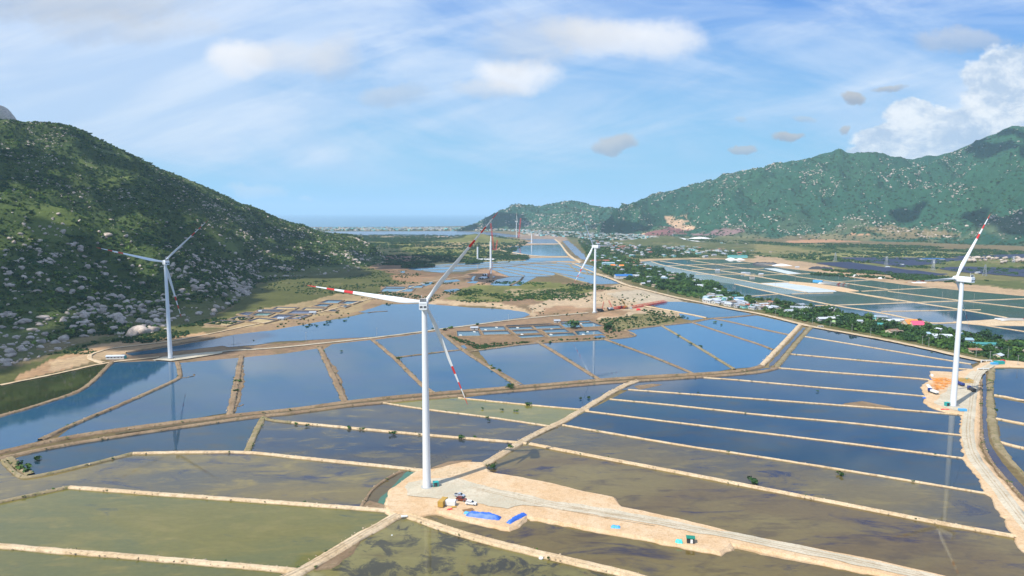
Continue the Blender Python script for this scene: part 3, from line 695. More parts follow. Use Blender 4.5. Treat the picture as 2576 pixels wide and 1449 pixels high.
pond([(1310,650),(1430,648),(1450,656),(1330,657)],W_LAKE,amp=2)
pond([(640,583),(1160,581.5),(1240,585),(1310,593),(1300,597),(1180,594.5),(900,592),(640,592)],W_LAGOON,amp=4,z=.25,name='lagoon_water')
pond([(980,600),(1060,598.5),(1100,599),(1000,601.5)],W_LAGOON,amp=4)
# eastern salt field
pond([(1603,659),(1640,656),(1721,652.5),(1831,652.5),(1901,662),(1981,676),(2045,683),(2182,704),(2284,717.5),(2398,729),(2576,745),(3100,800),(3100,960),(2576,862),(2496,851),(2422,841),(2347,819),(2273,809),(2170,794),(2132,792),(2036,769),(1936,755),(1873,748),(1841,737),(1801,722),(1751,706),(1681,688),(1631,669)],W_GPAN,amp=1.5,name='salt_pond_water')
def pan(pts,m_): pond(pts,m_,amp=.2,z=.06,name='salt_pan')
pan([(1610,662),(1639,658),(1741,682),(1909,713),(2030,736),(1985,740),(1961,740),(1849,715),(1790,708),(1760,705),(1681,687),(1631,669)],W_PALE)
pan([(1661,657),(1721,654),(1755,666),(1675,668.6),(1645,660)],W_BLUE2)
pan([(1675,669),(1755,666),(1801,679),(1739,680)],W_BLUE)
pan([(1739,680),(1801,679),(1981,709),(2000,713),(1913,713)],W_DPAN)
pan([(1730,655),(1750,655),(1841,671),(1887,662),(1850,655),(1760,653)],W_DPAN)
pan([(1755,666),(1840,664),(1921,675),(1829,677),(1801,679)],W_DPAN)
pan([(1841,671),(1901,664),(1981,677),(2040,686),(1960,689),(1921,675)],W_DPAN)
pan([(1829,677),(1925,675),(1990,690),(1895,694)],W_GPAN)
pan([(1921,675),(1950,675),(2015,688),(1985,690)],W_SALT)
pan([(1913,713),(1989,711),(2100,731),(2105,734),(2030.6,736)],W_SALT)
pan([(1849,714),(1961,740),(1845,738),(1801,721)],W_BLUE2); pan([(1961,740),(2100,769),(1950,757),(1870,745)],W_BLUE)
pan([(2113,768),(2307,761),(2400,778),(2535,800),(2467,809),(2357,813),(2216,786)],W_BLUE)
pan([(2357,816),(2430,813),(2576,822),(3100,880),(3100,960),(2576,860),(2420,838)],W_BLUE)
pan([(2104,766),(2200,765),(2330,811),(2250,806),(2140,792),(2040,769)],W_BLUE)
# ---------------------------------------------------------------- dikes
dike([(690,1478),(780,1425),(900,1355),(1000,1298),(1060,1268)],8,S_PALE,1.1,.8)
dike([(1175,1200),(1213,1172),(1290,1127),(1330,1101),(1420,1060),(1500,1010),(1560,975),(1605,958)],6.5,S_PALE,1.1,.8)
U=[(0,1141),(136,1108),(290,1084),(579,1047),(735,1033),(870,1013),(1060,994),(1340,972),(1500,958),(1610,950),(1780,941),(1870,934),(1918,922)]
dike([(-900,1330)]+U,5,S_BROWN,1.3,.6,ridge=True)
dike([(-900,1345),(0,1155),(107,1131),(290,1100),(579,1058),(655,1048),(735,1041),(870,1022),(960,1014),(1060,1004),(1340,981),(1500,966),(1590,960),(1740,951),(1914,938),(1955,926)],4,S_BROWN,1.2,.5)
road([(290,1092),(579,1052),(735,1037),(870,1017),(1060,999),(1340,976),(1500,961),(1610,955),(1780,946),(1914,932)],2.6,S_DITCH,.5)
dike([(101,1108),(200,1062),(303,1020),(437,960),(455,949),(450,925),(446,912)],4.5,S_BROWN,1.1,.7)
dike([(-900,1262),(0,1050),(154,1002),(218,978),(285,908)],5,S_BROWN,1.0,.8)
dike([(608,897),(596,960),(579,1045)],6,S_BROWN,1.1,1.4)
dike([(803,872),(840,950),(868,1012)],6,S_BROWN,1.1,1.4)
dike([(934,853),(994,901),(1058,968),(1094,992)],4.5,S_BROWN,1.1,.8)
dike([(1102,829),(1161,880),(1241,930),(1305,972)],5,S_BROWN,1.1,.8)
dike([(996,900),(1060,892),(1161,880)],2.5,S_BROWN,.8,.7)
dike([(1351,859),(1433,909),(1510,957)],4.5,S_BROWN,1.1,.6)
dike([(1521,854),(1639,896),(1745,941)],3,S_BROWN,1.,.5)
dike([(1665,820),(1742,865),(1848,930)],3.5,S_GREEN,1.,.5)
dike([(1742,812),(1838,844),(1914,868),(1945,881)],3,S_BROWN,1.,.4)
dike([(1790,801),(1838,810),(1914,828),(1985,843)],2.6,S_BROWN,1.,.4)
dike([(1571,831),(1665,819),(1742,812),(1790,801),(1838,799),(1902,792)],4,S_BROWN,1.,.5)
dike([(1571,831),(1600,842),(1598,847),(1536,854),(1350,862),(1205,881),(1176,887)],3,S_BROWN,1.,.7)
dike([(1620,770),(1690,782),(1778,800)],4,S_PALE,1.,.5)
dike([(2013,817),(1985,848),(1914,922)],6,S_PALE,1.4,.7); dike([(2040,824),(2010,855),(1952,926)],6,S_GREEN,1.4,.5)
dike([(1985,843),(2000,830)],3,S_PALE,1.)
def pale(p,w=1.7,j=.28): dike(p,w*.72,S_PALE,.8,j)
for q in (R1,R2,R3,R4,R5): pale(q)
pale(R6,1.8); pale(R7,1.9); pale(R8,2.1); dike(R9,3.0,S_PALE,1.,.35,ridge=True)
pale([(961,1014),(1063,1030),(1250,1053),(1386,1074)],1.9); pale([(1153,1002),(1331,1020),(1482,1033)],1.8)
dike([(735,1064),(1063,1095),(1286,1113),(1325,1117)],2.4,S_PALE,1.,.35); dike([(660,1050),(676,1058),(735,1064)],2.2,S_GREEN,1.)
dike([(662,1052),(640,1095),(622,1138)],5.5,S_GREEN,.9,.6)
dike([(8,1158),(30,1185),(50,1200),(74,1204),(200,1176),(333,1142)],3.2,S_GREEN,1.,.5)
dike([(24,1152),(50,1180),(80,1194)],5,S_GREEN,.9,.8)
dike([(333,1142),(450,1139),(623,1138),(735,1151),(1063,1184),(1110,1192)],3.,S_PALE,1.,.4)
dike([(-330,1343),(0,1264),(174,1227)],3.,S_GREEN,1.,.4); dike([(174,1227),(434,1247),(735,1268),(1000,1288)],3.4,S_PALE,1.,.45)
dike([(-900,1295),(-330,1344),(0,1376),(377,1406),(712,1434),(758,1441)],4,S_PALE,1.,.6)
dike([(1030,1300),(1170,1351),(1470,1423),(1601,1452),(1760,1510)],5.5,S_PALE,1.2,.5,ridge=True)
dike([(1012,1186),(985,1198),(938,1229),(922,1255),(907,1278)],1.8,S_BROWN,.8,.4)
dike([(1052,1190),(984,1237),(974,1281)],3,S_PALE,1.2,.4)
road([(1440,662),(1499,689),(1535,696)],6,S_PALE,.8)
road([(1340,700),(1480,668),(1499,690),(1535,700),(1575,718),(1613,727),(1656,738),(1713,752),(1770,763),(1838,778),(1914,790),(2009,815),(2042,823),(2197,850),(2325,876),(2448,905),(2500,915)][2:],9,S_PALE,1.1,'shore_path',.8)
dike([(2501,995),(2540,1001),(2576,1010),(3200,1060)],3,S_PALE); dike([(2506,1054),(2576,1068),(3200,1180)],3,S_PALE); dike([(2514,1113),(2576,1130),(3200,1258)],3,S_PALE)
# levees of the middle distance
dike([(1396,602),(1410,613),(1430,642.6),(1462,662)],9,S_PALE,2,2,z0=-.3); dike([(1327,613.5),(1410,613.5)],8,S_PALE,1.5); dike([(1260,630),(1300,637),(1345,645),(1430,646)],8,S_PALE,1.5,2)
for q in ([(1080,672),(1176,671),(1235,668),(1330,664)],[(1060,680),(1176,677),(1250,672)],[(1076,668),(1176,667),(1250,663),(1320,661),(1400,661)],[(1050,675),(1150,669),(1280,660)],
 [(1248,672),(1316,684),(1396,695)],[(1289,670),(1385,684),(1471,700)],[(1316,667),(1400,676),(1500,690)],[(1350,664),(1420,671),(1480,681)],[(1385,661),(1440,667),(1490,673)],[(1243,678.5),(1280,684),(1320,694)],[(1330,662),(1400,663),(1463,666)],[(1120,684),(1200,678),(1235,675)]):
    dike(q,2.6,S_GREEN,.9,.8)
dike([(1213,676),(1256,673),(1290,669.5),(1330,664),(1400,660)],5,S_BROWN,1.,1); dike([(1284,718),(1310,706),(1316,697)],6,S_BROWN,1.4,1.); dike([(1397,688),(1440,703),(1480,713)],7,S_GREEN,1.3,1.); dike([(1430,664),(1448,680),(1470,690),(1520,694)],5,S_GREEN,1.2)
dike([(1478,690),(1520,694)],3,S_GREEN,1.); dike([(1462,664),(1480,688)],3,S_GREEN)
# eastern dikes
for q,w in (([(1639,658),(1669,668),(1741,682),(1909,713),(2030.6,736)],3.5),([(1849,715),(1961,740),(2096,769),(2216,786.5),(2330,811.6),(2357.5,814),(2467,809),(2576,804.7),(3100,790)],5.5),
 ([(1661,657),(1801,679),(1895,694),(1981,709),(2111,731.6),(2216,747.6),(2307,762.5),(2407.7,777),(2535.6,800)],5),([(1675,668.6),(1755,666),(1801,665),(1887,662)],3),([(1737,655),(1841,671),(1909,679),(2003,695)],2.2),
 ([(1739,679),(1829,677),(1921,675)],2.5),([(1871,694),(1981,690),(2096,687)],3),([(1913,713),(1991,710)],3),([(2085.7,710),(2200,704)],2.5),([(2165.6,733),(2353,723.7)],4),([(2049,769),(2113,768),(2307,761),(2576,752),(3000,735)],4),
 ([(1991,740),(2096,737)],2.5),([(1870,747),(1961,740)],2.5),([(2435,812.7),(2576,834.4),(3000,900)],2.5),([(2003,696),(2101.7,709),(2234,728)],1.5),([(2234,733),(2421,757),(2576,775)],1.2),([(2216,784),(2467,779.6)],1.2),([(1750,690),(1900,690)],1.2),([(2130,735),(2260,757)],1.)):
    dike(q,w,S_PALE,.8,.5)
mound([(1987,708.5),(2050,714),(2115,723),(2158,732),(2124,734),(2050,722),(1987,713)],S_ORANGE,1.,3)
mound([(2400,811),(2500,805),(2620,801),(3000,800),(3000,830),(2620,819),(2480,819)],S_PALE,1.,3)
# ---------------------------------------------------------------- work pads
mound([(1054,1190),(1094,1184),(1164,1167),(1213,1168),(1228,1192),(1300,1204),(1400,1224),(1470,1242),(1543,1256),(1562,1280),(1620,1292),(1688,1307),(1760,1324),(1847,1346),(2000,1376),(2206,1416),(2400,1462),(2600,1500),(2600,1545),(2400,1490),(2206,1447),(2000,1405),(1838,1372),(1830,1383),(1809,1394),(1702,1374),(1557,1345),(1470,1331),(1400,1318),(1323,1303),(1309,1319),(1280,1334),(1155,1305),(1100,1290),(1040,1298),(985,1296),(974,1280),(984,1236)],S_ORANGE,1.3,2.2,.5,'earth_pad')
mound([(1164,1168),(1213,1168),(1180,1196),(1120,1206),(1060,1200),(1100,1186)],S_PALE,1.32,1,.4,'earth_pad')
def sheet(pts,m_,z,amp=1.4,name='gravel_pad'):
    _pc[0]+=1; Q=ragged(pts,amp,z,_pc[0]); me=bpy.data.meshes.new(name); me.from_pydata([tuple(p) for p in Q],[],[tuple(range(len(Q)))]); me.materials.append(m_)
    if me.polygons[0].normal.z<0: me.flip_normals()
    return struct(name,me)
sheet([(1019,1232),(1028,1220),(1075,1212),(1123,1209),(1150,1210),(1228,1232),(1330,1254),(1402,1270),(1470,1276),(1650,1308),(1818,1343),(2010,1380),(2206,1420),(2400,1468),(2600,1510),(2600,1530),(2400,1485),(2206,1440),(2010,1398),(1833,1361),(1650,1328),(1470,1297),(1380,1284),(1315,1276),(1277,1287),(1228,1281),(1170,1267),(1080,1258),(1025,1252)],S_GRAVEL,1.48)
mound([(2345,936),(2400,939),(2456,928),(2470,915),(2520,908),(2600,915),(3000,940),(3000,968),(2576,924),(2500,923),(2470,935),(2462,960),(2462,1010),(2458,1060),(2456,1110),(2462,1145),(2490,1180),(2530,1225),(2576,1275),(2700,1400),(2900,1560),(2650,1450),(2576,1380),(2540,1320),(2490,1240),(2455,1190),(2432,1156),(2424,1110),(2424,1045),(2390,1040),(2348,1027),(2327,1014),(2330,990),(2322,975),(2345,955)],S_ORANGE,1.1,2.5,.9,'earth_pad')
road([(2500,918),(2466,935),(2448,965),(2442,1020),(2436,1060),(2434,1100),(2445,1150),(2480,1195),(2520,1245),(2560,1300),(2620,1370),(2700,1450)],7,S_GRAVEL,1.3,'road',.4)
sheet([(2350,1018),(2364,1000),(2380,985),(2410,960),(2450,935),(2462,960),(2450,1010),(2440,1040),(2400,1036)],S_GRAVEL,1.26)
mound([(2500,926),(2496,990),(2503,1050),(2512,1110),(2545,1160),(2600,1230),(2700,1330),(2720,1330),(2560,1180),(2505,1125),(2487,1060),(2484,990),(2488,935)],S_GREEN,1.0,1.5,.5,'canal_bank')
pond([(2472,940),(2479,940),(2484,1000),(2482,1060),(2488,1110),(2520,1165),(2580,1230),(2700,1360),(2690,1370),(2570,1245),(2510,1185),(2474,1130),(2470,1060),(2472,1000)],W_DITCH,z=.12,amp=.5)
dike([(2466,938),(2468,1000),(2468,1060),(2472,1125),(2505,1180),(2565,1245),(2680,1370)],1.5,S_BROWN,.9,.5)
road([(385,907),(450,897),(520,890),(588,881),(662,879),(820,863),(922,852),(1010,842),(1110,828),(1176,820),(1279,806),(1356,798),(1420,792),(1480,787)],5,S_GRAVEL,.6)
sheet([(385,907),(410,899),(450,895),(520,888),(560,885),(560,890),(470,904),(430,909)],S_GRAVEL,.75)
road([(0,970),(150,940),(255,915),(340,905),(400,899)],4,S_PALE,.7); road([(255,915),(222,903),(230,890),(280,876),(360,868),(437,858),(540,838),(662,812),(794,790),(900,760),(1000,735),(1060,714),(1110,703),(1180,694)],3.5,S_PALE,.6)
dike([(318,888),(437,868),(540,850)],3,S_BROWN,1.,.5)
road([(262,912),(222,905),(228,892)],4,S_PALE,.65)
road([(1508,625),(1528,636),(1532,650),(1550,663),(1585,675),(1628,692),(1670,707.5),(1706,717.5),(1756,732),(1830,748),(1950,772),(2022,785),(2093,796),(2189,813),(2300,836),(2422,858),(2576,880),(2900,930)],9,ASPH,.7,'highway',.1)
road([(1440,606),(1480,612),(1508,625)],9,ASPH,.7,'highway',.1)
dike([(925,787),(948,784),(975,783)],5,S_BROWN,.5,2)
dike([(455,951),(468,950),(490,946),(488,942)],1.2,S_BROWN,.3,.8); dike([(588,1018),(600,1024),(612,1018)],1.2,S_BROWN,.3,.8)
mound([(2123,1019),(2170,1010),(2230,1022),(2260,1030),(2200,1028),(2140,1022)],S_BROWN,.3,2,1.,'mud_bank',-.1)

ruts([(700,1462),(780,1425),(900,1355),(1000,1298),(1060,1268)],1.16); ruts([(1213,1172),(1290,1127),(1330,1101),(1420,1060),(1500,1010),(1560,975),(1600,960)],1.16)
ruts([(2500,918),(2466,935),(2448,965),(2442,1020),(2436,1060),(2434,1100),(2445,1150),(2480,1195),(2520,1245),(2560,1300),(2620,1370)],1.345)
ruts([(1180,1232),(1330,1266),(1470,1288),(1650,1319),(1818,1351),(2010,1390),(2206,1430),(2400,1477)],1.52); ruts([(1230,1238),(1360,1272),(1500,1300),(1650,1324)],1.52,off=2.6)
ruts([(450,897),(520,890),(588,881),(662,879),(820,863),(922,852),(1010,842),(1110,828),(1176,820),(1279,806),(1356,798),(1420,792),(1480,787)],.67)
ruts([(1535,700),(1613,727),(1713,752),(1838,778),(1914,790),(2009,815),(2042,823),(2197,850),(2325,876),(2448,905)],1.14,off=1.)

mound([(1640,1004),(1668,1008),(1690,1006),(1672,1012)],S_BROWN,.25,1.5,1.,'mud_bank',-.1) if False else None
mound([(905,1276),(930,1262),(960,1270),(985,1284),(940,1282)],S_BROWN,.3,1.5,.8,'mud_bank',-.1)
mound([(1105,1186),(1160,1170),(1185,1158),(1130,1164),(1090,1178)],S_BROWN,.35,2,1.2,'mud_bank',-.1)
mound([(800,1432),(860,1392),(905,1362),(880,1392),(830,1428)],S_BROWN,.3,2,1.2,'mud_bank',-.1)
mound([(607,905),(612,960),(598,1015),(590,1038),(604,960)],S_BROWN,.3,1.5,1.5,'mud_bank',-.1)
mound([(808,880),(835,930),(860,990),(872,1004),(846,930)],S_BROWN,.3,1.5,1.5,'mud_bank',-.1)
mound([(1250,930),(1290,955),(1320,970),(1275,950)],S_BROWN,.3,1.5,1.2,'mud_bank',-.1)
mound([(1600,972),(1640,966),(1660,968),(1610,980)],S_BROWN,.3,1.5,1.2,'mud_bank',-.1)
mound([(1900,885),(1955,880),(1962,888),(1930,900)],S_BROWN,.3,1.5,1.2,'mud_bank',-.1) if False else None
# ---------------------------------------------------------------- clouds overhead whose shade falls on the hills and plain
ico=bmesh.new(); bmesh.ops.create_icosphere(ico,subdivisions=2,radius=1); 
ICOV=np.array([v.co[:] for v in ico.verts]); ICOF=np.array([[v.index for v in f.verts] for f in ico.faces]); ico.free()
CLOUDM,t_,b_=mat('cloud'); b_.inputs['Base Color'].default_value=(.9,.9,.9,1); b_.inputs['Roughness'].default_value=1.; b_.inputs['Specular IOR Level'].default_value=0.
def clouds(name,pts,alt,rad,seed):
    pts=np.array(pts); n=len(pts)
    if n==0: return
    tt=(alt-pts[:,2])/(-LDIR[2]); P=pts-LDIR[None,:]*tt[:,None]*1.0
    r=np.random.default_rng(seed); s=rad*(.8+.5*r.random(n)); P[:,2]+=r.random(n)*rad*.8
    V=P[:,None,:]+ICOV[None]*s[:,None,None]*np.array((1,1,.6))*(1+.25*(r.random((n,len(ICOV),1))-.5))
    Fc=(ICOF[None]+np.arange(n)[:,None,None]*len(ICOV)).reshape(-1,3)
    struct(name,mesh_np(name,V.reshape(-1,3),Fc,[CLOUDM],smooth=True))
SHADES=[[(-60,395),(110,370),(145,420),(70,468),(-60,480)],
 [(160,325),(250,370),(330,410),(520,492),(640,552),(760,600),(700,615),(600,560),(500,510),(430,500),(400,545),(330,520),(290,560),(240,520),(180,520),(240,480),(400,470),(300,430),(220,390)],
 [(-60,650),(60,610),(150,560),(240,590),(250,640),(330,640),(420,590),(500,585),(520,620),(640,610),(760,630),(850,665),(930,690),(900,700),(700,700),(640,720),(620,750),(560,785),(480,800),(430,830),(300,858),(200,875),(90,900),(-60,930),(-300,960),(-300,700)],
 [(330,868),(437,860),(560,845),(600,860),(430,905),(330,900)],[(880,640),(1090,645),(1150,655),(1040,680),(930,672)],[(1180,690),(1300,700),(1290,712),(1200,708)]]
HOLES=[[(255,650),(290,640),(330,690),(260,690)],[(850,625),(880,640),(915,655),(905,668),(860,655)],[(640,640),(720,635),(735,655),(670,665)],[(430,720),(520,715),(530,760),(440,760)],[(20,780),(120,760),(140,830),(30,850)],[(280,815),(430,815),(430,845),(280,855)]]
sh=[]
X,Y=np.meshgrid(np.arange(-2600,300,42.),np.arange(200,2500,42.)); X=X.ravel()+RNG.normal(0,8,X.size); Y=Y.ravel()+RNG.normal(0,8,Y.size)
for x,y in zip(X,Y):
    h=BL_.ray_cast(Vector((x,y,2000)),Vector((0,0,-1))); z=h[0][2] if h[0] is not None and h[0][2]>0 else 0.
    dx,dy=proj(np.array([x,y,z])); dx=np.array([dx]); dy=np.array([dy])
    if any(inpoly(dx,dy,q)[0] for q in SHADES) and not any(inpoly(dx,dy,q)[0] for q in HOLES): sh.append((x,y,z))
clouds('cloud',sh,1080.,31.,5)
sh=[]
for q,n in (([(2420,330),(2700,300),(2700,400),(2520,380),(2440,400)],34),([(2440,545),(2700,540),(2700,585),(2480,582)],16),([(2250,530),(2330,520),(2360,545),(2270,560)],3),([(1480,570),(1610,568),(1640,580),(1490,586)],8),([(1240,545),(1330,545),(1320,570),(1230,572)],30),([(1620,690),(1700,690),(1640,712)],0)):
    p=np.array(q); k=0
    for _ in range(n*6):
        if k>=n: break
        dx=RNG.uniform(p[:,0].min(),p[:,0].max()); dy=RNG.uniform(p[:,1].min(),p[:,1].max())
        if inpoly(np.array([dx]),np.array([dy]),q)[0]:
            h=hit((BR_,BC_),dx,dy)
            if h is not None and h[1]>1500: sh.append(h); k+=1
clouds('cloud',sh,2300.,55.,6)

# ---------------------------------------------------------------- loose rocks and scrub (stuff) by instancing on points
def quads_mesh(name,n,m_,seed,size=.36,shape='dome'):
    r=np.random.default_rng(seed); V=[];Fc=[]
    lob=r.normal(0,.33,(6,3)); lob[:,2]=np.abs(lob[:,2])*.9+.25
    for i in range(n):
        c=lob[i%6]; d=r.normal(0,1,3); d/=np.linalg.norm(d); d[2]=d[2]*.8+.15
        p=c+d*(.55*r.random()**.3); p[2]=max(p[2],.02)
        nn=d+r.normal(0,.45,3); nn/=np.linalg.norm(nn); a=np.cross(nn,r.normal(0,1,3)); a/=np.linalg.norm(a); b=np.cross(nn,a)
        s=size*(.6+.8*r.random()); k=len(V)
        V+=[p+a*s,p+b*s*.8,p-a*s*.9,p-b*s*.8]; Fc.append((k,k+1,k+2,k+3))
    return mesh_np(name,V,Fc,[m_])
def rock_mesh(name,seed,flat=.7,sub=2):
    bm=bmesh.new(); bmesh.ops.create_icosphere(bm,subdivisions=sub,radius=1); r=random.Random(seed)
    from mathutils import noise as mn
    o=Vector((seed*7.1,seed*3.3,0)); 
    cuts=[(Vector((r.gauss(0,1),r.gauss(0,1),r.gauss(0,.7))).normalized(),r.uniform(.6,.85)) for _ in range(5)]
    for v in bm.verts:
        c=v.co.copy()
        for n_,d_ in cuts:
            k=c.dot(n_)
            if k>d_: c-=n_*(k-d_)*.85
        v.co=c*(1+.28*mn.noise(c*1.3+o)); v.co.z*=flat
    me=bpy.data.meshes.new(name); bm.to_mesh(me); bm.free(); me.materials.append(ROCK)
    me.polygons.foreach_set('use_smooth',[sub>1]*len(me.polygons)); return me
def instancer(name,pts,scl,proto_mesh,label,cat,seed=0,asp=None,tilt=.0):
    n=len(pts); me=bpy.data.meshes.new(name); me.vertices.add(n); me.vertices.foreach_set('co',np.asarray(pts,np.float32).ravel())
    r=np.random.default_rng(seed)
    s3=np.repeat(np.asarray(scl,np.float32)[:,None],3,1)
    if asp is not None: s3=s3*asp(r,n)
    a=me.attributes.new('s3','FLOAT_VECTOR','POINT'); a.data.foreach_set('vector',s3.astype(np.float32).ravel())
    rot=np.stack([r.normal(0,tilt,n),r.normal(0,tilt,n),r.uniform(0,6.28,n)],1)
    a=me.attributes.new('r3','FLOAT_VECTOR','POINT'); a.data.foreach_set('vector',rot.astype(np.float32).ravel())
    po=bpy.data.objects.new(name+'_source',proto_mesh)
    ng=bpy.data.node_groups.new(name,'GeometryNodeTree')
    ng.interface.new_socket('Geometry',in_out='INPUT',socket_type='NodeSocketGeometry'); ng.interface.new_socket('Geometry',in_out='OUTPUT',socket_type='NodeSocketGeometry')
    N=ng.nodes; i=N.new('NodeGroupInput'); o=N.new('NodeGroupOutput'); ip=N.new('GeometryNodeInstanceOnPoints'); oi=N.new('GeometryNodeObjectInfo'); oi.inputs['Object'].default_value=po
    m2p=N.new('GeometryNodeMeshToPoints')
    sa=N.new('GeometryNodeInputNamedAttribute'); sa.data_type='FLOAT_VECTOR'; sa.inputs['Name'].default_value='s3'
    ra=N.new('GeometryNodeInputNamedAttribute'); ra.data_type='FLOAT_VECTOR'; ra.inputs['Name'].default_value='r3'
    L=ng.links; L.new(i.outputs[0],m2p.inputs['Mesh']); L.new(m2p.outputs[0],ip.inputs['Points']); L.new(oi.outputs['Geometry'],ip.inputs['Instance'])
    L.new(ra.outputs['Attribute'],ip.inputs['Rotation']); L.new(sa.outputs['Attribute'],ip.inputs['Scale']); L.new(ip.outputs[0],o.inputs[0])
    ob=link(name,me,kind='stuff'); ob['label']=label; ob['category']=cat
    md=ob.modifiers.new('scatter','NODES'); md.node_group=ng
    return ob
def grid_scatter(V,n,rng,t0=0.,t1=1.):
    """area-weighted random points on a hill grid"""
    nr,nc=V.shape[:2]; a=V[:-1,:-1];b=V[:-1,1:];c=V[1:,:-1]
    ar=np.linalg.norm(np.cross(b-a,c-a),axis=-1); ar[int(nr*t1):]=0; ar[:int(nr*t0)]=0
    X=(V[:-1,:-1,0]); 
    dx,dy=proj(a); ar[(dx<-500)|(dx>3100)]=0
    p=(ar/ar.sum()).ravel(); k=rng.choice(len(p),n,p=p); i,j=np.divmod(k,nc-1); u=rng.random((n,1));v=rng.random((n,1))
    return V[i,j]*(1-u)*(1-v)+V[i,j+1]*u*(1-v)+V[i+1,j]*(1-u)*v+V[i+1,j+1]*u*v
def ground_scatter(poly,n,rng,clump=0.,s=0):
    P=gp(poly); x0,x1=P[:,0].min(),P[:,0].max(); y0,y1=P[:,1].min(),P[:,1].max(); out=[]
    m=int(n*30); x=rng.uniform(x0,x1,m); y=rng.uniform(y0,y1,m)
    ok=inpoly(x,y,P[:,:2])
    if clump: ok&=fbm(x*.012,y*.012,3,40+s)>clump
    x=x[ok][:n]; y=y[ok][:n]
    return np.stack([x,y,np.zeros(len(x))-.15],1)
SHR=[quads_mesh('scrub_bush',46,FOL_HILL,1,.34),quads_mesh('scrub_bush',46,FOL_DARK,2,.34),quads_mesh('scrub_bush',46,FOL_MID,3,.34)]
RK=[rock_mesh('boulder',i,.72) for i in range(6)]
r=np.random.default_rng(3)
p=grid_scatter(HL,60000,r,0,.90); dens=fbm(p[:,0]*.012,p[:,1]*.012,4,60); tfoot=p[:,2]<12
keep=(dens>.27)&~(tfoot&(dens<.56)); p=p[keep]
sc=(1.3+3.4*r.random(len(p))**3)*(.8+.5*dens[keep]); k=len(p)//2
asp=lambda r,n: np.stack([.8+.5*r.random(n),.8+.5*r.random(n),.7+.45*r.random(n)],1)
instancer('hill_scrub',p[:k],sc[:k],SHR[0],'dense green scrub covering the left hillside','scrub',1,asp)
instancer('hill_scrub',p[k:],sc[k:],SHR[1],'darker green scrub mixed into the left hillside','scrub',2,asp)
p=grid_scatter(HR,9000,r,0,.72); instancer('mountain_scrub',p,3.5+4.*r.random(len(p)),SHR[1],'green scrub on the mountain at right','scrub',3,asp)
# rocks: clustered
def rocks_on(V,n,rng,thr,smin,smax,t1=.75,s=0,freq=.009,sparse=.12):
    p=grid_scatter(V,n*4,rng,0.01 if s==0 else .07,t1); f=fbm(p[:,0]*freq,p[:,1]*freq*.7,4,90+s); f2=fbm(p[:,0]*.04,p[:,1]*.03,3,95+s)
    pr=np.clip((f-thr)*7,0,1)*np.clip((f2-.38)*5,0,1)+sparse; ok=rng.random(len(p))<pr; p=p[ok][:n]
    sc=smin+(smax-smin)*rng.random(len(p))**3.2; return p,sc
rasp=lambda r,n: np.stack([.9+.8*r.random(n),.75+.5*r.random(n),.7+.6*r.random(n)],1)
p,s_=rocks_on(HL,17000,r,.455,1.0,5.,.92,0,.011,.07)
ddx,ddy=proj(p); boost=np.clip((ddy-540)/200,0,1)*.6+.5; s_=s_*boost*1.15
k=len(p)//3
for i in range(3): instancer('hill_rocks',p[i*k:(i+1)*k],s_[i*k:(i+1)*k],RK[i],['pale boulders strewn over the left hillside','grey boulders strewn among the left hillside scrub','small stones scattered on the left hillside'][i],'rocks',10+i,rasp,.3)
p,s_=rocks_on(HR,11000,r,.51,1.5,7.,.86,5,.0045,.025)
instancer('mountain_rocks',p,s_,RK[3],'pale rock outcrops on the mountain at right','rocks',20,rasp,.3)
p,s_=rocks_on(HC2,3000,r,.46,2.,8.,.72,6,.004,.1)
instancer('far_hill_rocks',p,s_,RK[4],'grey rock outcrops on the far hills above the coast','rocks',21,rasp,.3)
p=grid_scatter(HC2,2500,r,0,.78); instancer('far_hill_scrub',p,5+4.*r.random(len(p)),SHR[1],'green scrub on the far hills above the coast','scrub',4,asp)
# ground scrub
def gs(name,polys,proto,smin,smax,label,seed):
    P=[];S=[]
    for q,n,cl in polys:
        a=ground_scatter(q,int(n*1.5),r,cl,seed); P.append(a); S.append(smin+(smax-smin)*r.random(len(a))**1.6)
    P=np.concatenate(P); S=np.concatenate(S); instancer(name,P,S,proto,label,'scrub',seed,asp)
gs('scrub',[([(1120,748),(1230,706),(1490,716),(1560,728),(1430,757),(1340,754),(1180,764)],900,.5),([(1500,806),(1560,792),(1640,790),(1705,800),(1690,812),(1570,830),(1530,848)],260,.45),
  ([(1600,778),(1660,782),(1740,800),(1700,804),(1640,790)],70,0),([(560,870),(700,850),(900,800),(1060,760),(1110,705),(1060,702),(940,750),(700,806),(560,836)],90,.45),
  ([(1060,765),(940,765),(960,720),(1120,705),(1180,722),(1120,750)],300,.5),([(1110,838),(1180,870),(1205,880),(1350,860),(1540,852),(1580,832),(1540,850),(1205,866),(1150,850)],150,.4),
  ([(1330,772),(1420,742),(1560,715),(1640,735),(1600,795),(1350,795)],110,.45),([(-400,1000),(0,925),(250,858),(400,835),(520,803),(640,800),(500,840),(300,880),(100,905),(0,960),(-400,1050)],900,.47),
  ([(700,700),(850,690),(960,664),(1060,690),(1010,760),(840,745),(620,785),(640,740)],900,.5)],SHR[1],.5,2.3,'dark bushes dotted over the scrubland between the ponds',31)
gs('scrub',[([(880,590),(1250,592),(1330,610),(1280,640),(1330,650),(1100,662),(960,655),(900,625)],3600,.46),([(900,655),(1090,660),(1320,651),(1200,662),(1020,676),(930,672)],900,.45),
  ([(1040,640),(1330,643),(1330,655),(1100,660)],500,.3),([(880,598),(1180,599),(1220,606),(900,610)],900,.3)],SHR[1],2.,6.,'dark bushes and low trees on the far plain beyond the middle ponds',32)
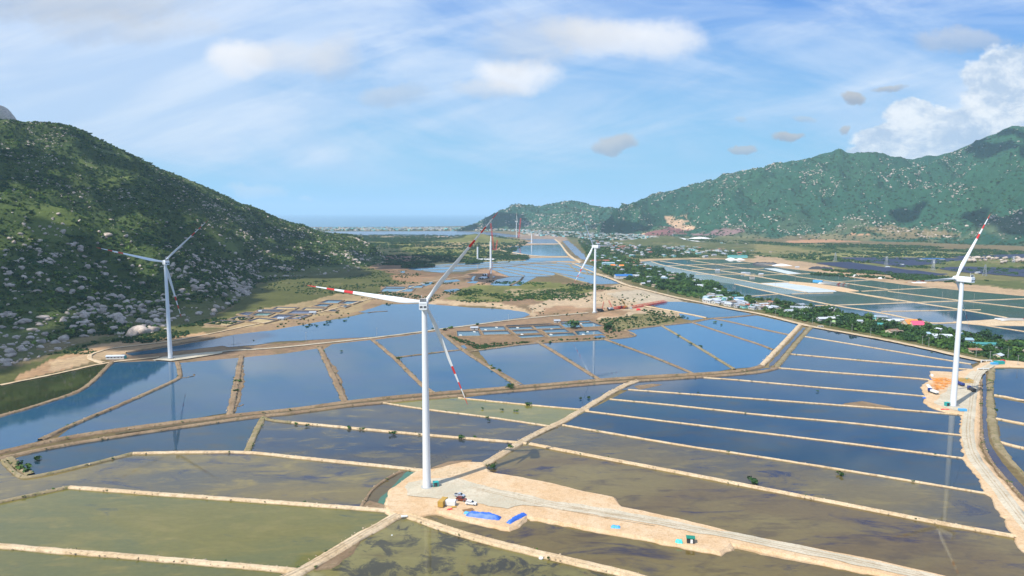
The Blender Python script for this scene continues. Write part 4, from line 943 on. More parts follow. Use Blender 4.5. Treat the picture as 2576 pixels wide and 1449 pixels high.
gs('scrub',[([(1120,748),(1230,706),(1490,716),(1560,728),(1430,757),(1340,754),(1180,764)],700,.5),([(880,590),(1250,592),(1330,610),(1280,640),(1330,650),(1100,662),(960,655),(900,625)],1600,.5)],SHR[2],.6,2.4,'bright green low bushes on the sandy scrubland',33)
gs('far_trees',[([(1440,590),(1600,597),(1900,608),(2300,618),(2700,640),(2700,700),(2500,690),(2200,665),(2050,655),(1900,645),(1600,650),(1500,625)],6500,.44),([(1380,582),(1600,589),(1560,600),(1400,592)],900,.3),([(2040,690),(2300,706),(2500,722),(2700,745),(2700,720),(2400,700),(2080,675)],500,.5)],SHR[1],2.5,6.,'mass of green trees across the far valley floor',34)
VILL=[(1455,606),(1500,622),(1560,642),(1625,668),(1683,686),(1750,706),(1800,722),(1850,742),(1950,762),(2040,774),(2140,794),(2280,812),(2360,822),(2430,842),(2500,852),(2700,882),(2700,950),(2576,912),(2480,900),(2325,866),(2197,840),(2009,805),(1914,780),(1838,766),(1713,742),(1656,728),(1620,718),(1545,690),(1500,674)]
gs('village_undergrowth',[(VILL,2600,.42)],SHR[2],.8,2.6,'low green undergrowth between the village houses',35)
gs('village_undergrowth',[([(2325,866),(2480,900),(2576,912),(2700,950),(2700,930),(2500,880),(2330,850),(2100,820),(2009,805),(2100,822)],700,.3),([(2197,840),(2009,805),(1960,790),(2050,800),(2200,826)],200,.3)],SHR[2],.8,2.2,'low bushes along the landward edge of the shore path',36)
gs('scrub',[([(1478,688),(1499,687),(1545,702),(1613,729),(1600,724),(1540,706)],60,0),([(2488,935),(2496,990),(2503,1050),(2490,1050)],50,0)],SHR[2],.6,1.6,'small tufts beside the pale banks',37)

# clods and tufts strewn along the dikes
CL=[];CS=[];TL=[];TS=[]
for P_,w_,h_,m_ in DLINES:
    Q=smooth_line(P_[:,:2]); sg=np.hypot(*np.diff(Q,axis=0).T); ss_=np.concatenate([[0],np.cumsum(sg)])
    n=int(min(400,ss_[-1]/1.6)); t=r.uniform(0,ss_[-1],n); x=np.interp(t,ss_,Q[:,0]); y=np.interp(t,ss_,Q[:,1])
    ok=(y<760)&(y>150); x=x[ok];y=y[ok]; n=len(x)
    if n==0: continue
    o=r.choice([-1,1],n)*w_*r.uniform(.25,.55,n); k=np.gradient(Q,axis=0).mean(0); k/=np.hypot(*k); x=x-k[1]*o; y=y+k[0]*o
    CL.append(np.stack([x,y,np.full(n,h_*.75)],1)); CS.append(.15+.4*r.random(n)**2)
    j=r.random(n)<(.10 if m_ is S_PALE else .4); TL.append(CL[-1][j]); TS.append(.25+.7*r.random(j.sum())**2)
CLOD=rock_mesh('clod',77,.6,1); CLOD.materials.clear(); CLOD.materials.append(S_RUT)
instancer('earth_clods',np.concatenate(CL),np.concatenate(CS),CLOD,'earth clods strewn along the dike edges','clods',51,rasp,.4)
instancer('dike_tufts',np.concatenate(TL)[::2],np.concatenate(TS)[::2]*.8,SHR[2],'grass tufts growing along the dikes','grass',52,asp)

# ---------------------------------------------------------------- item labelling
ORD=['nearest','second nearest','third nearest','fourth nearest','fifth nearest','sixth nearest','seventh nearest','eighth nearest','ninth nearest','tenth nearest','eleventh nearest','twelfth nearest','thirteenth nearest','fourteenth nearest','fifteenth nearest']+['%dth nearest'%i for i in range(16,60)]
def relabel(items,marks):
    """items: (object, description, dx, dy); marks: (name, dx, dy) -> a label that says which one"""
    g={}
    for o,d,dx,dy in items:
        k=min(range(len(marks)),key=lambda i:(marks[i][1]-dx)**2+((marks[i][2]-dy)*2.2)**2); mx,my=marks[k][1:]
        a=dx-mx; b=(dy-my)*2.2
        side=('right of' if a>0 else 'left of') if abs(a)>abs(b) else ('in front of' if b>0 else 'beyond')
        g.setdefault((d,side,k),[]).append((a*a+b*b,o))
    for (d,side,k),L in g.items():
        L.sort(key=lambda q:q[0])
        for i,(_,o) in enumerate(L):
            o['label']='%s, %s %s %s'%(d,ORD[i],side,marks[k][0]) if len(L)>1 else '%s %s %s'%(d,side,marks[k][0])

# ---------------------------------------------------------------- big boulders, one by one
bmk=[("the left turbine's upper blade tip",522,557),("the left turbine's left blade tip",245,627),("the left turbine's hub",415,659),("the left turbine's lower blade tip",443,809),
 ("the long white shed",292,897),("the bald grey summit",15,290),("the hill's last spur",910,640),("the dark fish pools",680,770),("the sunlit left slope",60,600),("the trackside thicket",150,850),("the hill's grassy right foot",780,690),("the left turbine's tower",420,770),("the open top of the ridge",330,420)]
spots=[(270,592,9),(262,598,6),(512,517,6),(575,540,6),(548,530,4),(455,735,8),(470,742,7),(440,748,7),(620,737,8),(600,745,6),(655,655,7),(648,668,7),(508,720,8),(487,722,8),(520,745,5),(495,728,9),(505,735,7),(350,838,22),(330,845,15),(390,832,14),(300,840,9),(370,850,10),(285,830,10),(430,835,8),(390,798,10),(375,812,8),(400,808,7),(360,810,7),(470,808,6),(500,790,9),(620,725,10),(605,730,7),
 (640,757,5),(560,775,5),(620,790,5),(585,760,4),(195,700,7),(300,655,5),(250,672,5),(330,690,6),(480,690,7),(870,646,7),(895,655,8),(905,662,7),(845,640,5),(100,690,7),(130,640,5),(40,660,6),(180,615,5),(120,370,6),(70,365,5),(470,600,5),(420,560,5),(60,700,8),(30,720,8),(90,735,7),(20,690,6),(150,730,7),(20,790,8),(60,810,8),(110,800,9),(200,790,6),(80,830,7),(40,850,7),(230,820,7)]
cents=np.array([(a,b) for a,b,_ in spots])
for _ in range(245):
    if RNG.random()<.6:
        a,b=cents[RNG.integers(len(cents))]; a+=RNG.normal(0,26); b+=RNG.normal(0,14)
    else: a,b=RNG.uniform(0,900),RNG.uniform(480,870)
    spots.append((a,b,2.8+4.6*RNG.random()**2))
RB=[rock_mesh('boulder',20+i,.75,3) for i in range(6)]
items=[];nb=0
for i,(a,b,s) in enumerate(spots):
    if nb>=300: break
    d=Vector(ray(a,b)).normalized(); h=BL_.ray_cast(Vector((0,0,HC)),d)
    if h[0] is None or (h[0][1]<500): continue
    s=s*.62*(h[3]/1100.)**.4; q=h[0]
    o=thing('boulder','pale boulder','boulder',(q[0],q[1],q[2]+s*.12),RNG.uniform(0,6.3),'boulders on the left hillside',RB[i%6])
    e=RNG.uniform(1.0,1.6); o.scale=(s*e,s*.9,s*RNG.uniform(.7,1.05)); nb+=1
    desc=('huge' if s>6 else 'large' if s>3.4 else 'small')+' '+['rounded','flat-topped','blocky','long','cracked','humped'][i%6 if e<1.4 else 3]+' pale boulder'
    items.append((o,desc,a,b))
relabel(items,bmk)
# bare summit dome at the left edge
d=ray(8,292); Yd=2150.; p=d/d[1]*Yd+np.array([0,0,HC])
o=thing('rock_dome','bare grey granite dome rising behind the left hill at the frame edge','rock',(p[0]-30,p[1],p[2]-42),.4,data=rock_mesh('rock_dome',3,1.,4)); o.scale=(70,60,74)

# ---------------------------------------------------------------- trees of the village
def crown_mesh(seed,m_,n=170):
    rr=np.random.default_rng(seed); V=[];Fc=[]
    nl=7; lob=np.stack([rr.normal(0,.42,nl),rr.normal(0,.42,nl),.15+rr.random(nl)*.75],1); lr=.42+.25*rr.random(nl)
    for i in range(n):
        k=i%nl; d=rr.normal(0,1,3); d/=np.linalg.norm(d); p=lob[k]+d*lr[k]*(.75+.3*rr.random())
        nn=d+rr.normal(0,.4,3); nn/=np.linalg.norm(nn); a=np.cross(nn,rr.normal(0,1,3)); a/=np.linalg.norm(a); b=np.cross(nn,a); s=.17*(.6+.9*rr.random()); j=len(V)
        V+=[p+a*s,p+b*s,p-a*s,p-b*s]; Fc.append((j,j+1,j+2,j+3))
    return mesh_np('crown',V,Fc,[m_])
def trunk_mesh(seed):
    q=random.Random(seed); m=MB(); m.bar((0,0,-.3),(0,0,.62),.075,6,.05)
    for i in range(4):
        t=i*1.6+q.random(); m.bar((0,0,.45+.05*i),(.35*math.cos(t),.35*math.sin(t),.9),.04,5,.02)
    return m.mesh('trunk',BARK)
CR=[crown_mesh(i,[FOL_DARK,FOL_DARK,FOL_MID][i%3]) for i in range(9)]; TK=[trunk_mesh(i) for i in range(3)]
PT=[]
for i in range(9):
    t=thing('tree','tree','tree',(0,0,-500)); c=link('crown',CR[i],t,(0,0,.55)); k=link('trunk',TK[i%3],t); PT.append(t)
used=set()
def tree(x,y,h,i,label='tree',group='trees of the village strip'):
    w=h*RNG.uniform(.42,.6); sc3=(w,w*RNG.uniform(.85,1.15),h/2.0)
    if i not in used:
        used.add(i); t=PT[i]; t.location=(x,y,0); t.scale=sc3; t.rotation_euler=(0,0,RNG.uniform(0,6)); t['group']=group; t['label']=label; return t
    return dup(PT[i],(x,y,0),RNG.uniform(0,6),label,group,sc3)
vmk=[("the big blue-roofed warehouse",1568,693),("the long red-roofed hall",1510,657),("the turquoise-roofed shed",1530,664),("the crowded grey roofs",1790,764),("the bright blue house",1857,756),("the grey-roofed white house",1986,786),
 ("the green-roofed white house",2107,813),("the orange-roofed temple",2298,818),("the pink-roofed pavilion",2330,820),("the blue-grey roofed house",2322,841),("the teal-roofed hall",2470,873),("the canal head culvert",2065,822),
 ("the sandy yard",2225,806),("the right turbine's tower",2405,880),("the lying red booms",1640,740),("the highway bend",1532,650),("the brown field's shore",1760,716),("the two small orange roofs",1552,669),("the right picture edge",2576,890),("the long white shed",1763,720),("the right tower's houses",2385,840),("the shore path's bend",1716,757),("the brown field's thicket",1735,715)]
# ---------------------------------------------------------------- houses
def roofm(name,c,sc=.6): return plain(name,c,.6,.3,var=.22,scale=sc)
ROOFS={'grey':roofm('grey_metal_roof',(.34,.37,.40)),'white':roofm('white_metal_roof',(.50,.53,.56)),'rust':roofm('rusty_roof',(.30,.15,.09)),'red tiled':roofm('red_tile_roof',(.36,.10,.06)),'blue':roofm('blue_metal_roof',(.03,.14,.38)),
 'pale blue':roofm('pale_blue_roof',(.30,.42,.48)),'green':roofm('green_roof',(.32,.45,.20)),'teal':roofm('teal_roof',(.06,.25,.23)),'orange':roofm('orange_roof',(.82,.26,.06)),'pink':roofm('pink_roof',(.75,.10,.18)),'brown':roofm('brown_roof',(.25,.19,.14))}
WALLS=[plain('white_wall',(.55,.54,.51),.8,.2),plain('cream_wall',(.60,.52,.38),.8,.2),plain('blue_wall',(.10,.42,.68),.8,.2),plain('grey_wall',(.40,.40,.39),.85,.2),plain('turquoise_wall',(.25,.60,.58),.8,.2)]
def wall_mesh(l,w,h,rise,m_):
    m=MB(); x,y=l/2,w/2
    V=[(-x,-y,-.3),(x,-y,-.3),(x,y,-.3),(-x,y,-.3),(-x,-y,h),(x,-y,h),(x,y,h),(-x,y,h),(-x,0,h+rise),(x,0,h+rise)]
    m.add(V,[(0,1,5,4),(2,3,7,6),(3,2,1,0),(1,2,6,9,5),(3,0,4,8,7),(4,5,9,8),(6,7,8,9)]); return m.mesh('wall',m_)
def roof_mesh(l,w,h,rise,m_,n=1):
    m=MB(); x=l/2+.5; y=w/2+.6; e=h-.6*rise/(w/2); t=.14; z=h+rise
    for s in (1,-1):
        A=[(-x,s*y,e+.05),(x,s*y,e+.05),(x,0,z+.05),(-x,0,z+.05)]; B=[(a,b,c+t) for a,b,c in A]
        f=[(0,1,2,3),(7,6,5,4),(0,4,5,1),(1,5,6,2),(2,6,7,3),(3,7,4,0)]
        m.add(A+B,[q[::-1] for q in f] if s<0 else f)
    m.bar((-x,0,z+t+.06),(x,0,z+t+.06),.12,4); return m.mesh('roof',m_)
def house(x,y,l,w,h,rise,roof,wall,rz,label='house',group=None,detail=True,name='house',cat='house'):
    t=thing(name,label,cat,(x,y,.0),rz,group)
    link('wall',wall_mesh(l,w,h,rise,wall),t); link('roof',roof_mesh(l,w,h,rise,ROOFS[roof]),t)
    if detail:
        m=MB(); m.box((0,-w/2-.04,1.05),(1.1,.1,2.1)); link('door',m.mesh('door',WOOD),t)
        k=0
        for s in (-1,1):
            m=MB(); m.box((s*l*.3,-w/2-.04,h*.55),(1.6,.1,1.3)); link('window',m.mesh('window',GLASSY),t)
            m=MB(); m.box((s*(l/2+.03),0,h*.55),(.1,1.5,1.2)); link('window',m.mesh('window',GLASSY),t)
    return t
def atp(dx,dy): p=G(dx,dy); return float(p[0]),float(p[1])
VR=math.atan2(*(G(2093,796)-G(1950,772))[[1,0]])   # the highway's heading
HP=[(1568,700,38,22,6,3,'blue',0,.05,'wide warehouse with a bright blue metal roof left of the highway','warehouse'),
 (1510,660,52,12,5,2.5,'red tiled',0,.03,'long hall with a red tiled roof beside the highway bend','hall'),
 (1530,667,34,18,6,2,'pale blue',4,.05,'turquoise-walled shed with a pale blue roof near the red hall','shed'),
 (1541,673,12,10,6,2.5,'orange',0,.2,'left of the two small orange-roofed houses among dark trees','house'),(1563,674,12,10,6,2.5,'orange',0,.1,'right of the two small orange-roofed houses among dark trees','house'),
 (1858,760,14,9,7,1.5,'pale blue',2,.1,'two-storey house with bright blue walls among grey roofs','house'),(1821,760,5,6,7,1.2,'pale blue',4,.1,'narrow tall pale blue house among the grey roofs','house'),
 (1985,789,14,10,4,2,'grey',0,.15,'white-walled house with a grey roof near the shore path','house'),(2004,781,18,10,4.5,2,'grey',0,-.25,'grey-roofed white house beside the highway','house'),
 (2106,817,16,9,4,1.5,'green',0,-.35,'white-walled house with a pale green roof','house'),(2073,808,18,9,4,1.6,'white',3,.1,'large pale-roofed house in the middle of the gardens','house'),(2095,806,12,8,3.5,1.5,'white',3,-.4,'small pale-roofed house beyond the green-roofed house','house'),
 (2290,822,16,13,5,4.5,'orange',1,.1,'temple hall with a steep orange roof','temple'),(2306,825,14,10,5,4,'pink',1,-.1,'temple wing with a bright pink roof','temple'),(2331,823,10,7,3,2,'pink',1,.1,'small pavilion with a pink roof beside the temple','pavilion'),(2276,821,8,6,3,2,'rust',0,.2,'low reddish outbuilding left of the temple','shed'),
 (2320,846,15,10,4,1.2,'pale blue',0,-.15,'white house with a blue-grey roof near the shore path','house'),(2245,838,14,8,3.5,1.5,'rust',1,.3,'low house with a rusty red roof in front of the temple','house'),(2256,840,12,8,3.5,1.2,'brown',1,-.5,'brown-roofed house beside the rusty-roofed one','house'),
 (2368,852,20,9,4,1.4,'white',0,-.2,'pale house with a long white roof left of the right turbine','house'),(2376,858,22,10,3.5,1.2,'grey',3,-.2,'long grey-roofed shed left of the right turbine','shed'),(2425,862,16,9,4,1.6,'pale blue',3,-.2,'grey-blue roofed house right of the right turbine','house'),
 (2472,873,26,9,4,1.2,'teal',4,-.12,'long hall with a teal roof among the trees at the right edge','hall'),(2500,880,14,7,3,1.2,'white',0,-.1,'white shed beside the teal-roofed hall','shed'),(2450,886,12,7,3,1.2,'rust',1,-.1,'brick-coloured low house behind the shore path','house'),
 (2204,803,12,7,4,1.4,'pale blue',4,-.3,'small turquoise house at the far edge of the village','house'),(2218,804,12,7,4,1.4,'grey',3,-.3,'grey house next to the small turquoise house','house'),(2150,813,18,8,3.5,1.3,'grey',0,-.3,'grey-roofed house left of the sandy yard','house'),
 (2240,813,20,8,4,1.2,'white',0,-.3,'long white-roofed house above the temple','house'),(2264,812,18,8,4,1.2,'white',0,-.3,'second long white roof nearest the salt pond','house'),(2213,822,14,8,3.5,1.5,'teal',4,-.3,'small house with a teal roof among round trees','house'),
 (1763,721,24,6,3.5,1.,'white',0,.02,'long low white shed among the palms','shed'),(1595,700,22,12,6,2,'white',0,.05,'pale hall right of the blue warehouse','hall'),(1670,704,14,8,4,1.5,'pale blue',3,.2,'pale blue roofed house beyond the highway','house'),
 (1940,772,12,7,3,1.2,'rust',1,.3,'rusty-roofed house in the crowded quarter','house'),(1880,771,12,7,3,1.2,'red tiled',1,.1,'small red-roofed house right of the bright blue house','house'),(1847,748,14,7,3,1.2,'teal',0,.1,'teal-roofed shed behind the bright blue house','shed')]
occ=[]
for (dx,dy,l,w,h,rise,rf,wl,rz,lab,cat) in HP:
    x,y=atp(dx,dy); occ.append((x,y,max(l,w)*.62)); house(x,y,l,w,h,rise,rf,WALLS[wl],rz,lab,None,True,cat if cat!='hall' else 'hall',cat)
hw=gp([(1508,625),(1528,636),(1532,650),(1550,663),(1585,675),(1628,692),(1670,707.5),(1706,717.5),(1756,732),(1830,748),(1950,772),(2022,785),(2093,796),(2189,813),(2300,836),(2422,858),(2576,880),(2900,930)])
def road_dist(x,y):
    best=1e9
    for a,b in zip(hw[:-1,:2],hw[1:,:2]):
        t=np.clip(np.dot((x-a[0],y-a[1]),b-a)/np.dot(b-a,b-a),0,1); q=a+(b-a)*t; best=min(best,math.hypot(x-q[0],y-q[1]))
    return best
items=[]
protos={}
VP=gp(VILL); 
def rnd_house(x,y,rz,big=1.):
    rf=random.choices(['grey','white','rust','pale blue','brown','red tiled','green','teal','blue'],[46,16,10,5,18,3,1,1,0])[0]; v=random.randrange(3); wl=random.choice([0,0,1,3,3,4]); key=(rf,v,wl)
    l,w=[(9,6.5),(12,7.5),(15,8)][v]
    if key not in protos:
        t=house(x,y,l,w,3.2+v*.3,1.4,rf,WALLS[wl],rz,'house','houses of the village and town',True); protos[key]=t
    else: t=dup(protos[key],(x,y,0),rz,'house','houses of the village and town')
    s=RNG.uniform(.85,1.2)*big; t.scale=(s,s,s); return t,'%s house with a %s roof'%(['small','middle-sized','long'][v],rf)
n=0; tries=0
CROWD=[(1768,750),(1800,744),(1870,752),(1960,770),(1950,784),(1900,780),(1840,772),(1780,762)]
zones=[(CROWD,50,8.5),(VILL,80,17.),([(1470,600),(1560,612),(1900,632),(1900,648),(1600,648),(1540,640),(1500,620)],85,24.)]
for q,cnt,gap in zones:
    P_=gp(q); n=0
    for _ in range(8000):
        if n>=cnt: break
        x=RNG.uniform(P_[:,0].min(),P_[:,0].max()); y=RNG.uniform(P_[:,1].min(),P_[:,1].max())
        if not inpoly(np.array([x]),np.array([y]),P_[:,:2])[0]: continue
        if road_dist(x,y)<15 or any((x-a)**2+(y-b)**2<(c*.55+gap*.55)**2 for a,b,c in occ): continue
        dx,dy=proj(np.array([x,y,0.]))
        if dx<1600 and dy<655 and gap<20 and RNG.random()<.6: continue
        o,d=rnd_house(x,y,VR+random.choice([0,math.pi/2])+RNG.normal(0,.12),1.3 if gap>20 else 1.); occ.append((x,y,gap)); items.append((o,d,float(dx),float(dy))); n+=1
tmk=vmk+[("the church tower",1624,604),("the town's long pond",1740,650),("the far highway end",1508,622),("the green-roofed works",1860,648)]
relabel(items,tmk)
# trees
items=[]; n=0
dense=[(VILL,1.)]
for _ in range(30000):
    if n>=292: break
    x=RNG.uniform(VP[:,0].min(),VP[:,0].max()); y=RNG.uniform(VP[:,1].min(),VP[:,1].max())
    if y>1750 and RNG.random()<.75: continue
    if not inpoly(np.array([x]),np.array([y]),VP[:,:2])[0]: continue
    if fbm(np.array([x*.016]),np.array([y*.016]),3,71)[0]<.40: continue
    if road_dist(x,y)<8 or any((x-a)**2+(y-b)**2<(c*.42)**2 for a,b,c in occ): continue
    h=RNG.uniform(6,13); dx,dy=proj(np.array([x,y,0.])); i=RNG.integers(9); o=tree(x,y,h,int(i)); n+=1
    d=('tall ' if h>10.5 else 'small ' if h<8 else 'middle-sized ')+('bright green' if i%3==2 else 'dark green')+' '+['round','spreading','uneven'][int(i)//3]+' tree'
    items.append((o,d,float(dx),float(dy)))
for (dx,dy,h,i) in [(1446,826,12,0),(1532,828,10,1),(1240,1178,3.2,3),(1284,1128,2.6,2),(1284,978,4.5,4)]:
    x,y=atp(dx,dy); o=tree(x,y,h,i,'t','single trees on banks'); o.scale.x*=1.3;o.scale.y*=1.3
    o['label']={1446:'round dark tree standing alone between the middle fish ponds',1532:'dark tree at the right end of the fish ponds',1240:'dark round bush at the pad end of the central track',1284:'green bush beside the central track' if dy==1128 else 'dark bush on the long main dike'}[dx]
relabel(items,vmk)
p=ground_scatter(VILL,3800,r,.30,3); S_=2.3+3.2*r.random(len(p)); k=len(p)//2; instancer('village_trees',p[:k],S_[:k],SHR[1],'smaller dark trees filling the village strip','trees',41,asp); instancer('village_trees',p[k:],S_[k:],SHR[2],'smaller bright green trees filling the village strip','trees',46,asp)
p=ground_scatter([(1590,668),(1680,690),(1770,722),(1830,740),(1850,746),(1870,757),(1840,752),(1750,722),(1640,690)],420,r,0,4); instancer('village_trees',p,2.5+2.6*r.random(len(p)),SHR[1],'dense tree belt along the salt pond shore','trees',42,asp)
p=ground_scatter([(1735,706),(1790,706),(1815,722),(1830,738),(1760,735),(1730,716)],170,r,0,5); instancer('village_trees',p,2.5+2.6*r.random(len(p)),SHR[2],'bright green grove beside the brown field','trees',43,asp)
p=ground_scatter([(1500,668),(1600,672),(1640,690),(1580,706),(1520,690)],260,r,.35,6); instancer('village_trees',p,2.5+3*r.random(len(p)),SHR[1],'dark trees around the blue warehouse','trees',44,asp)
# bushes on dikes, each one
bb=[]
for k,(dx,dy,s) in enumerate([(2114,1197,2.2),(1900,1218,3.4),(880,1080,2.),(912,1082,1.6),(993,1093,2.6),(1157,1103,2.4),(1195,1102,1.4),(1325,1020,2.6),(1265,1033,1.5),(1299,1036,1.6),(1215,1030,1.2),(1232,1060,1.2),(1480,1003,1.6),(1460,1005,1.4),(770,1074,1.6),(745,1068,1.4),(2058,986,1.2),(1755,990,1.),(1226,1052,1.),(1000,905,3),(1244,930,2.5),(1236,922,1.6),(1258,935,2.4),(1384,862,2.2),(1434,908,1.4),(1472,836,1.4),(1118,832,3.4),(1136,826,3.),(1200,818,2.6),(1088,829,2.),(600,962,3),(598,985,2.6),(860,885,1.6),(1706,846,2.),(1740,866,1.8),(1765,874,2.4),(1800,812,2.2),(1815,818,1.8),(1688,786,2.4),(55,1180,3),(66,1190,2.6),(48,1172,2.4),(92,1158,2.2),(1240,768,2.6),(1240,775,1.8),(1262,770,2.),(1288,776,1.8)]):
    x,y=atp(dx,dy); o=thing('bush','b','bush',(x,y,.55),RNG.uniform(0,6),'bushes on the dikes',SHR[1 if k%3 else 2]); o.scale=(s,s,s*.75); bb.append((o,('dark' if k%3 else 'bright')+' green '+('low' if s<2 else 'rounded')+' bush on a dike',dx,dy))
relabel(bb,[("the central tower foot",1074,1230),("the central track junction",1600,955),("the left tower's reflection",440,1060),("the middle fish ponds",1350,830),("the central turbine's blade tip",1175,1032),("the large lake's shore",1250,774),("the hooked left dike",60,1190),("the head of the canal",2010,820),("the right tower's reflection",2385,1200)])

# ---------------------------------------------------------------- coastal and far towns (uncountable) 
def town(name,poly,n,label,smin,smax,seed,mats,gv=9.):
    rr=np.random.default_rng(seed); P=ground_scatter(poly,n,rr,.3,seed); m=MB()
    for p in P:
        l=rr.uniform(smin,smax); w=l*rr.uniform(.5,.8); h=rr.uniform(3,gv); m.box((p[0],p[1],h/2+.2),(l,w,h),rr.uniform(0,3),int(rr.integers(3)))
        m.box((p[0],p[1],h+.45),(l*1.06,w*1.06,.5),0,3+int(rr.integers(3)),.6)
    o=link(name,m.mesh(name,mats),kind='stuff'); o['label']=label; o['category']='town'
TM=[WALLS[0],WALLS[1],WALLS[4],ROOFS['grey'],ROOFS['rust'],ROOFS['white']]
town('coastal_town',[(700,574),(1180,573),(1260,570),(1420,578),(1400,583),(1180,580),(700,580.5)],900,'white and grey town on the strip between lagoon and sea',12,34,5,TM,14)
town('coastal_town',[(1300,582),(1450,584),(1620,592),(1700,604),(1560,608),(1440,598),(1330,592)],520,'dense low town at the foot of the far hills',10,26,6,TM)
town('far_town',[(1620,600),(1900,616),(1950,640),(1700,636)],120,'scattered roofs across the valley',9,20,7,TM,6)
gs('coastal_trees',[([(700,574),(1180,573),(1260,570),(1420,578),(1400,583),(1180,580),(700,580.5)],1500,.3),([(1300,584),(1450,586),(1620,594),(1560,606),(1440,598)],900,.3)],SHR[1],4,9,'dark trees among the coastal town',45)
# ---------------------------------------------------------------- wind turbines
def tower_mb(h,r0=2.15,r1=1.35,top=None):
    m=MB(); n=12; m.lathe([(r0+(r1-r0)*i/n,h*i/n) for i in range(n+1)],40); return m
def blade_mesh(L,pitch=R(-44)):
    secs=[0,.02,.05,.09,.14,.2,.28,.38,.48,.58,.603,.606,.64,.683,.686,.72,.763,.766,.80,.833,.836,.87,.92,.925,.95,.975,.99,1.]
    chord=lambda s: np.interp(s,[0,.04,.09,.18,.28,.5,.75,.92,.98,1.],[1.9,1.9,2.4,3.3,2.9,1.95,1.05,.5,.3,.08])
    thick=lambda s: np.interp(s,[0,.04,.1,.2,.4,.7,1.],[1.9,1.9,1.4,.85,.45,.22,.04])
    tw=lambda s: R(np.interp(s,[0,.1,.3,1.],[16,14,7,-1]))
    n=16; V=[];Fs=[];mi=[]
    for s in secs:
        c=chord(s);t=thick(s);a=pitch+tw(s); rd=max(0,1-s/.12)
        for k in range(n):
            th=2*math.pi*k/n; x=math.cos(th)*.5; y=math.sin(th)*.5*(1 if rd>0 else 1)
            xx=c*(x-(.18*(1-rd))); yy=t*y*(1-(1-rd)*.55*max(0,x*2*-1)) 
            V.append((xx*math.cos(a)-yy*math.sin(a),xx*math.sin(a)+yy*math.cos(a),1.2+s*(L-1.2)))
    for i in range(len(secs)-1):
        mid=(secs[i]+secs[i+1])/2; red=(.606<mid<.683)or(.766<mid<.833)or(mid>.925)
        for k in range(n): Fs.append((i*n+k,i*n+(k+1)%n,(i+1)*n+(k+1)%n,(i+1)*n+k)); mi.append(1 if red else 0)
    Fs.append(tuple(range((len(secs)-1)*n,len(secs)*n))); mi.append(1)
    me=bpy.data.meshes.new('blade'); me.from_pydata(V,[],Fs); me.materials.append(WHITE); me.materials.append(RED)
    me.polygons.foreach_set('material_index',mi); me.polygons.foreach_set('use_smooth',[True]*len(Fs)); me.update(); return me
BLADE=blade_mesh(61.,R(28)); BLADE2=blade_mesh(61.,R(-44))
def rounded_box(m,c,d,mi=0,bv=.35):
    x,y,z=np.array(d)/2; P=[(-x+bv,-z),(x-bv,-z),(x,-z+bv),(x,z-bv),(x-bv,z),(-x+bv,z),(-x,z-bv),(-x,-z+bv)]; V=[]
    for yy,k in ((-y,.93),(-y+bv,1.),(y-bv,1.),(y,.93)): V+=[(c[0]+a*k,c[1]+yy,c[2]+b*k) for a,b in P]
    F_=[(j*8+i,(j+1)*8+i,(j+1)*8+(i+1)%8,j*8+(i+1)%8) for j in range(3) for i in range(8)]+[tuple(range(8)),tuple(range(31,23,-1))]
    m.add(V,F_,mi)
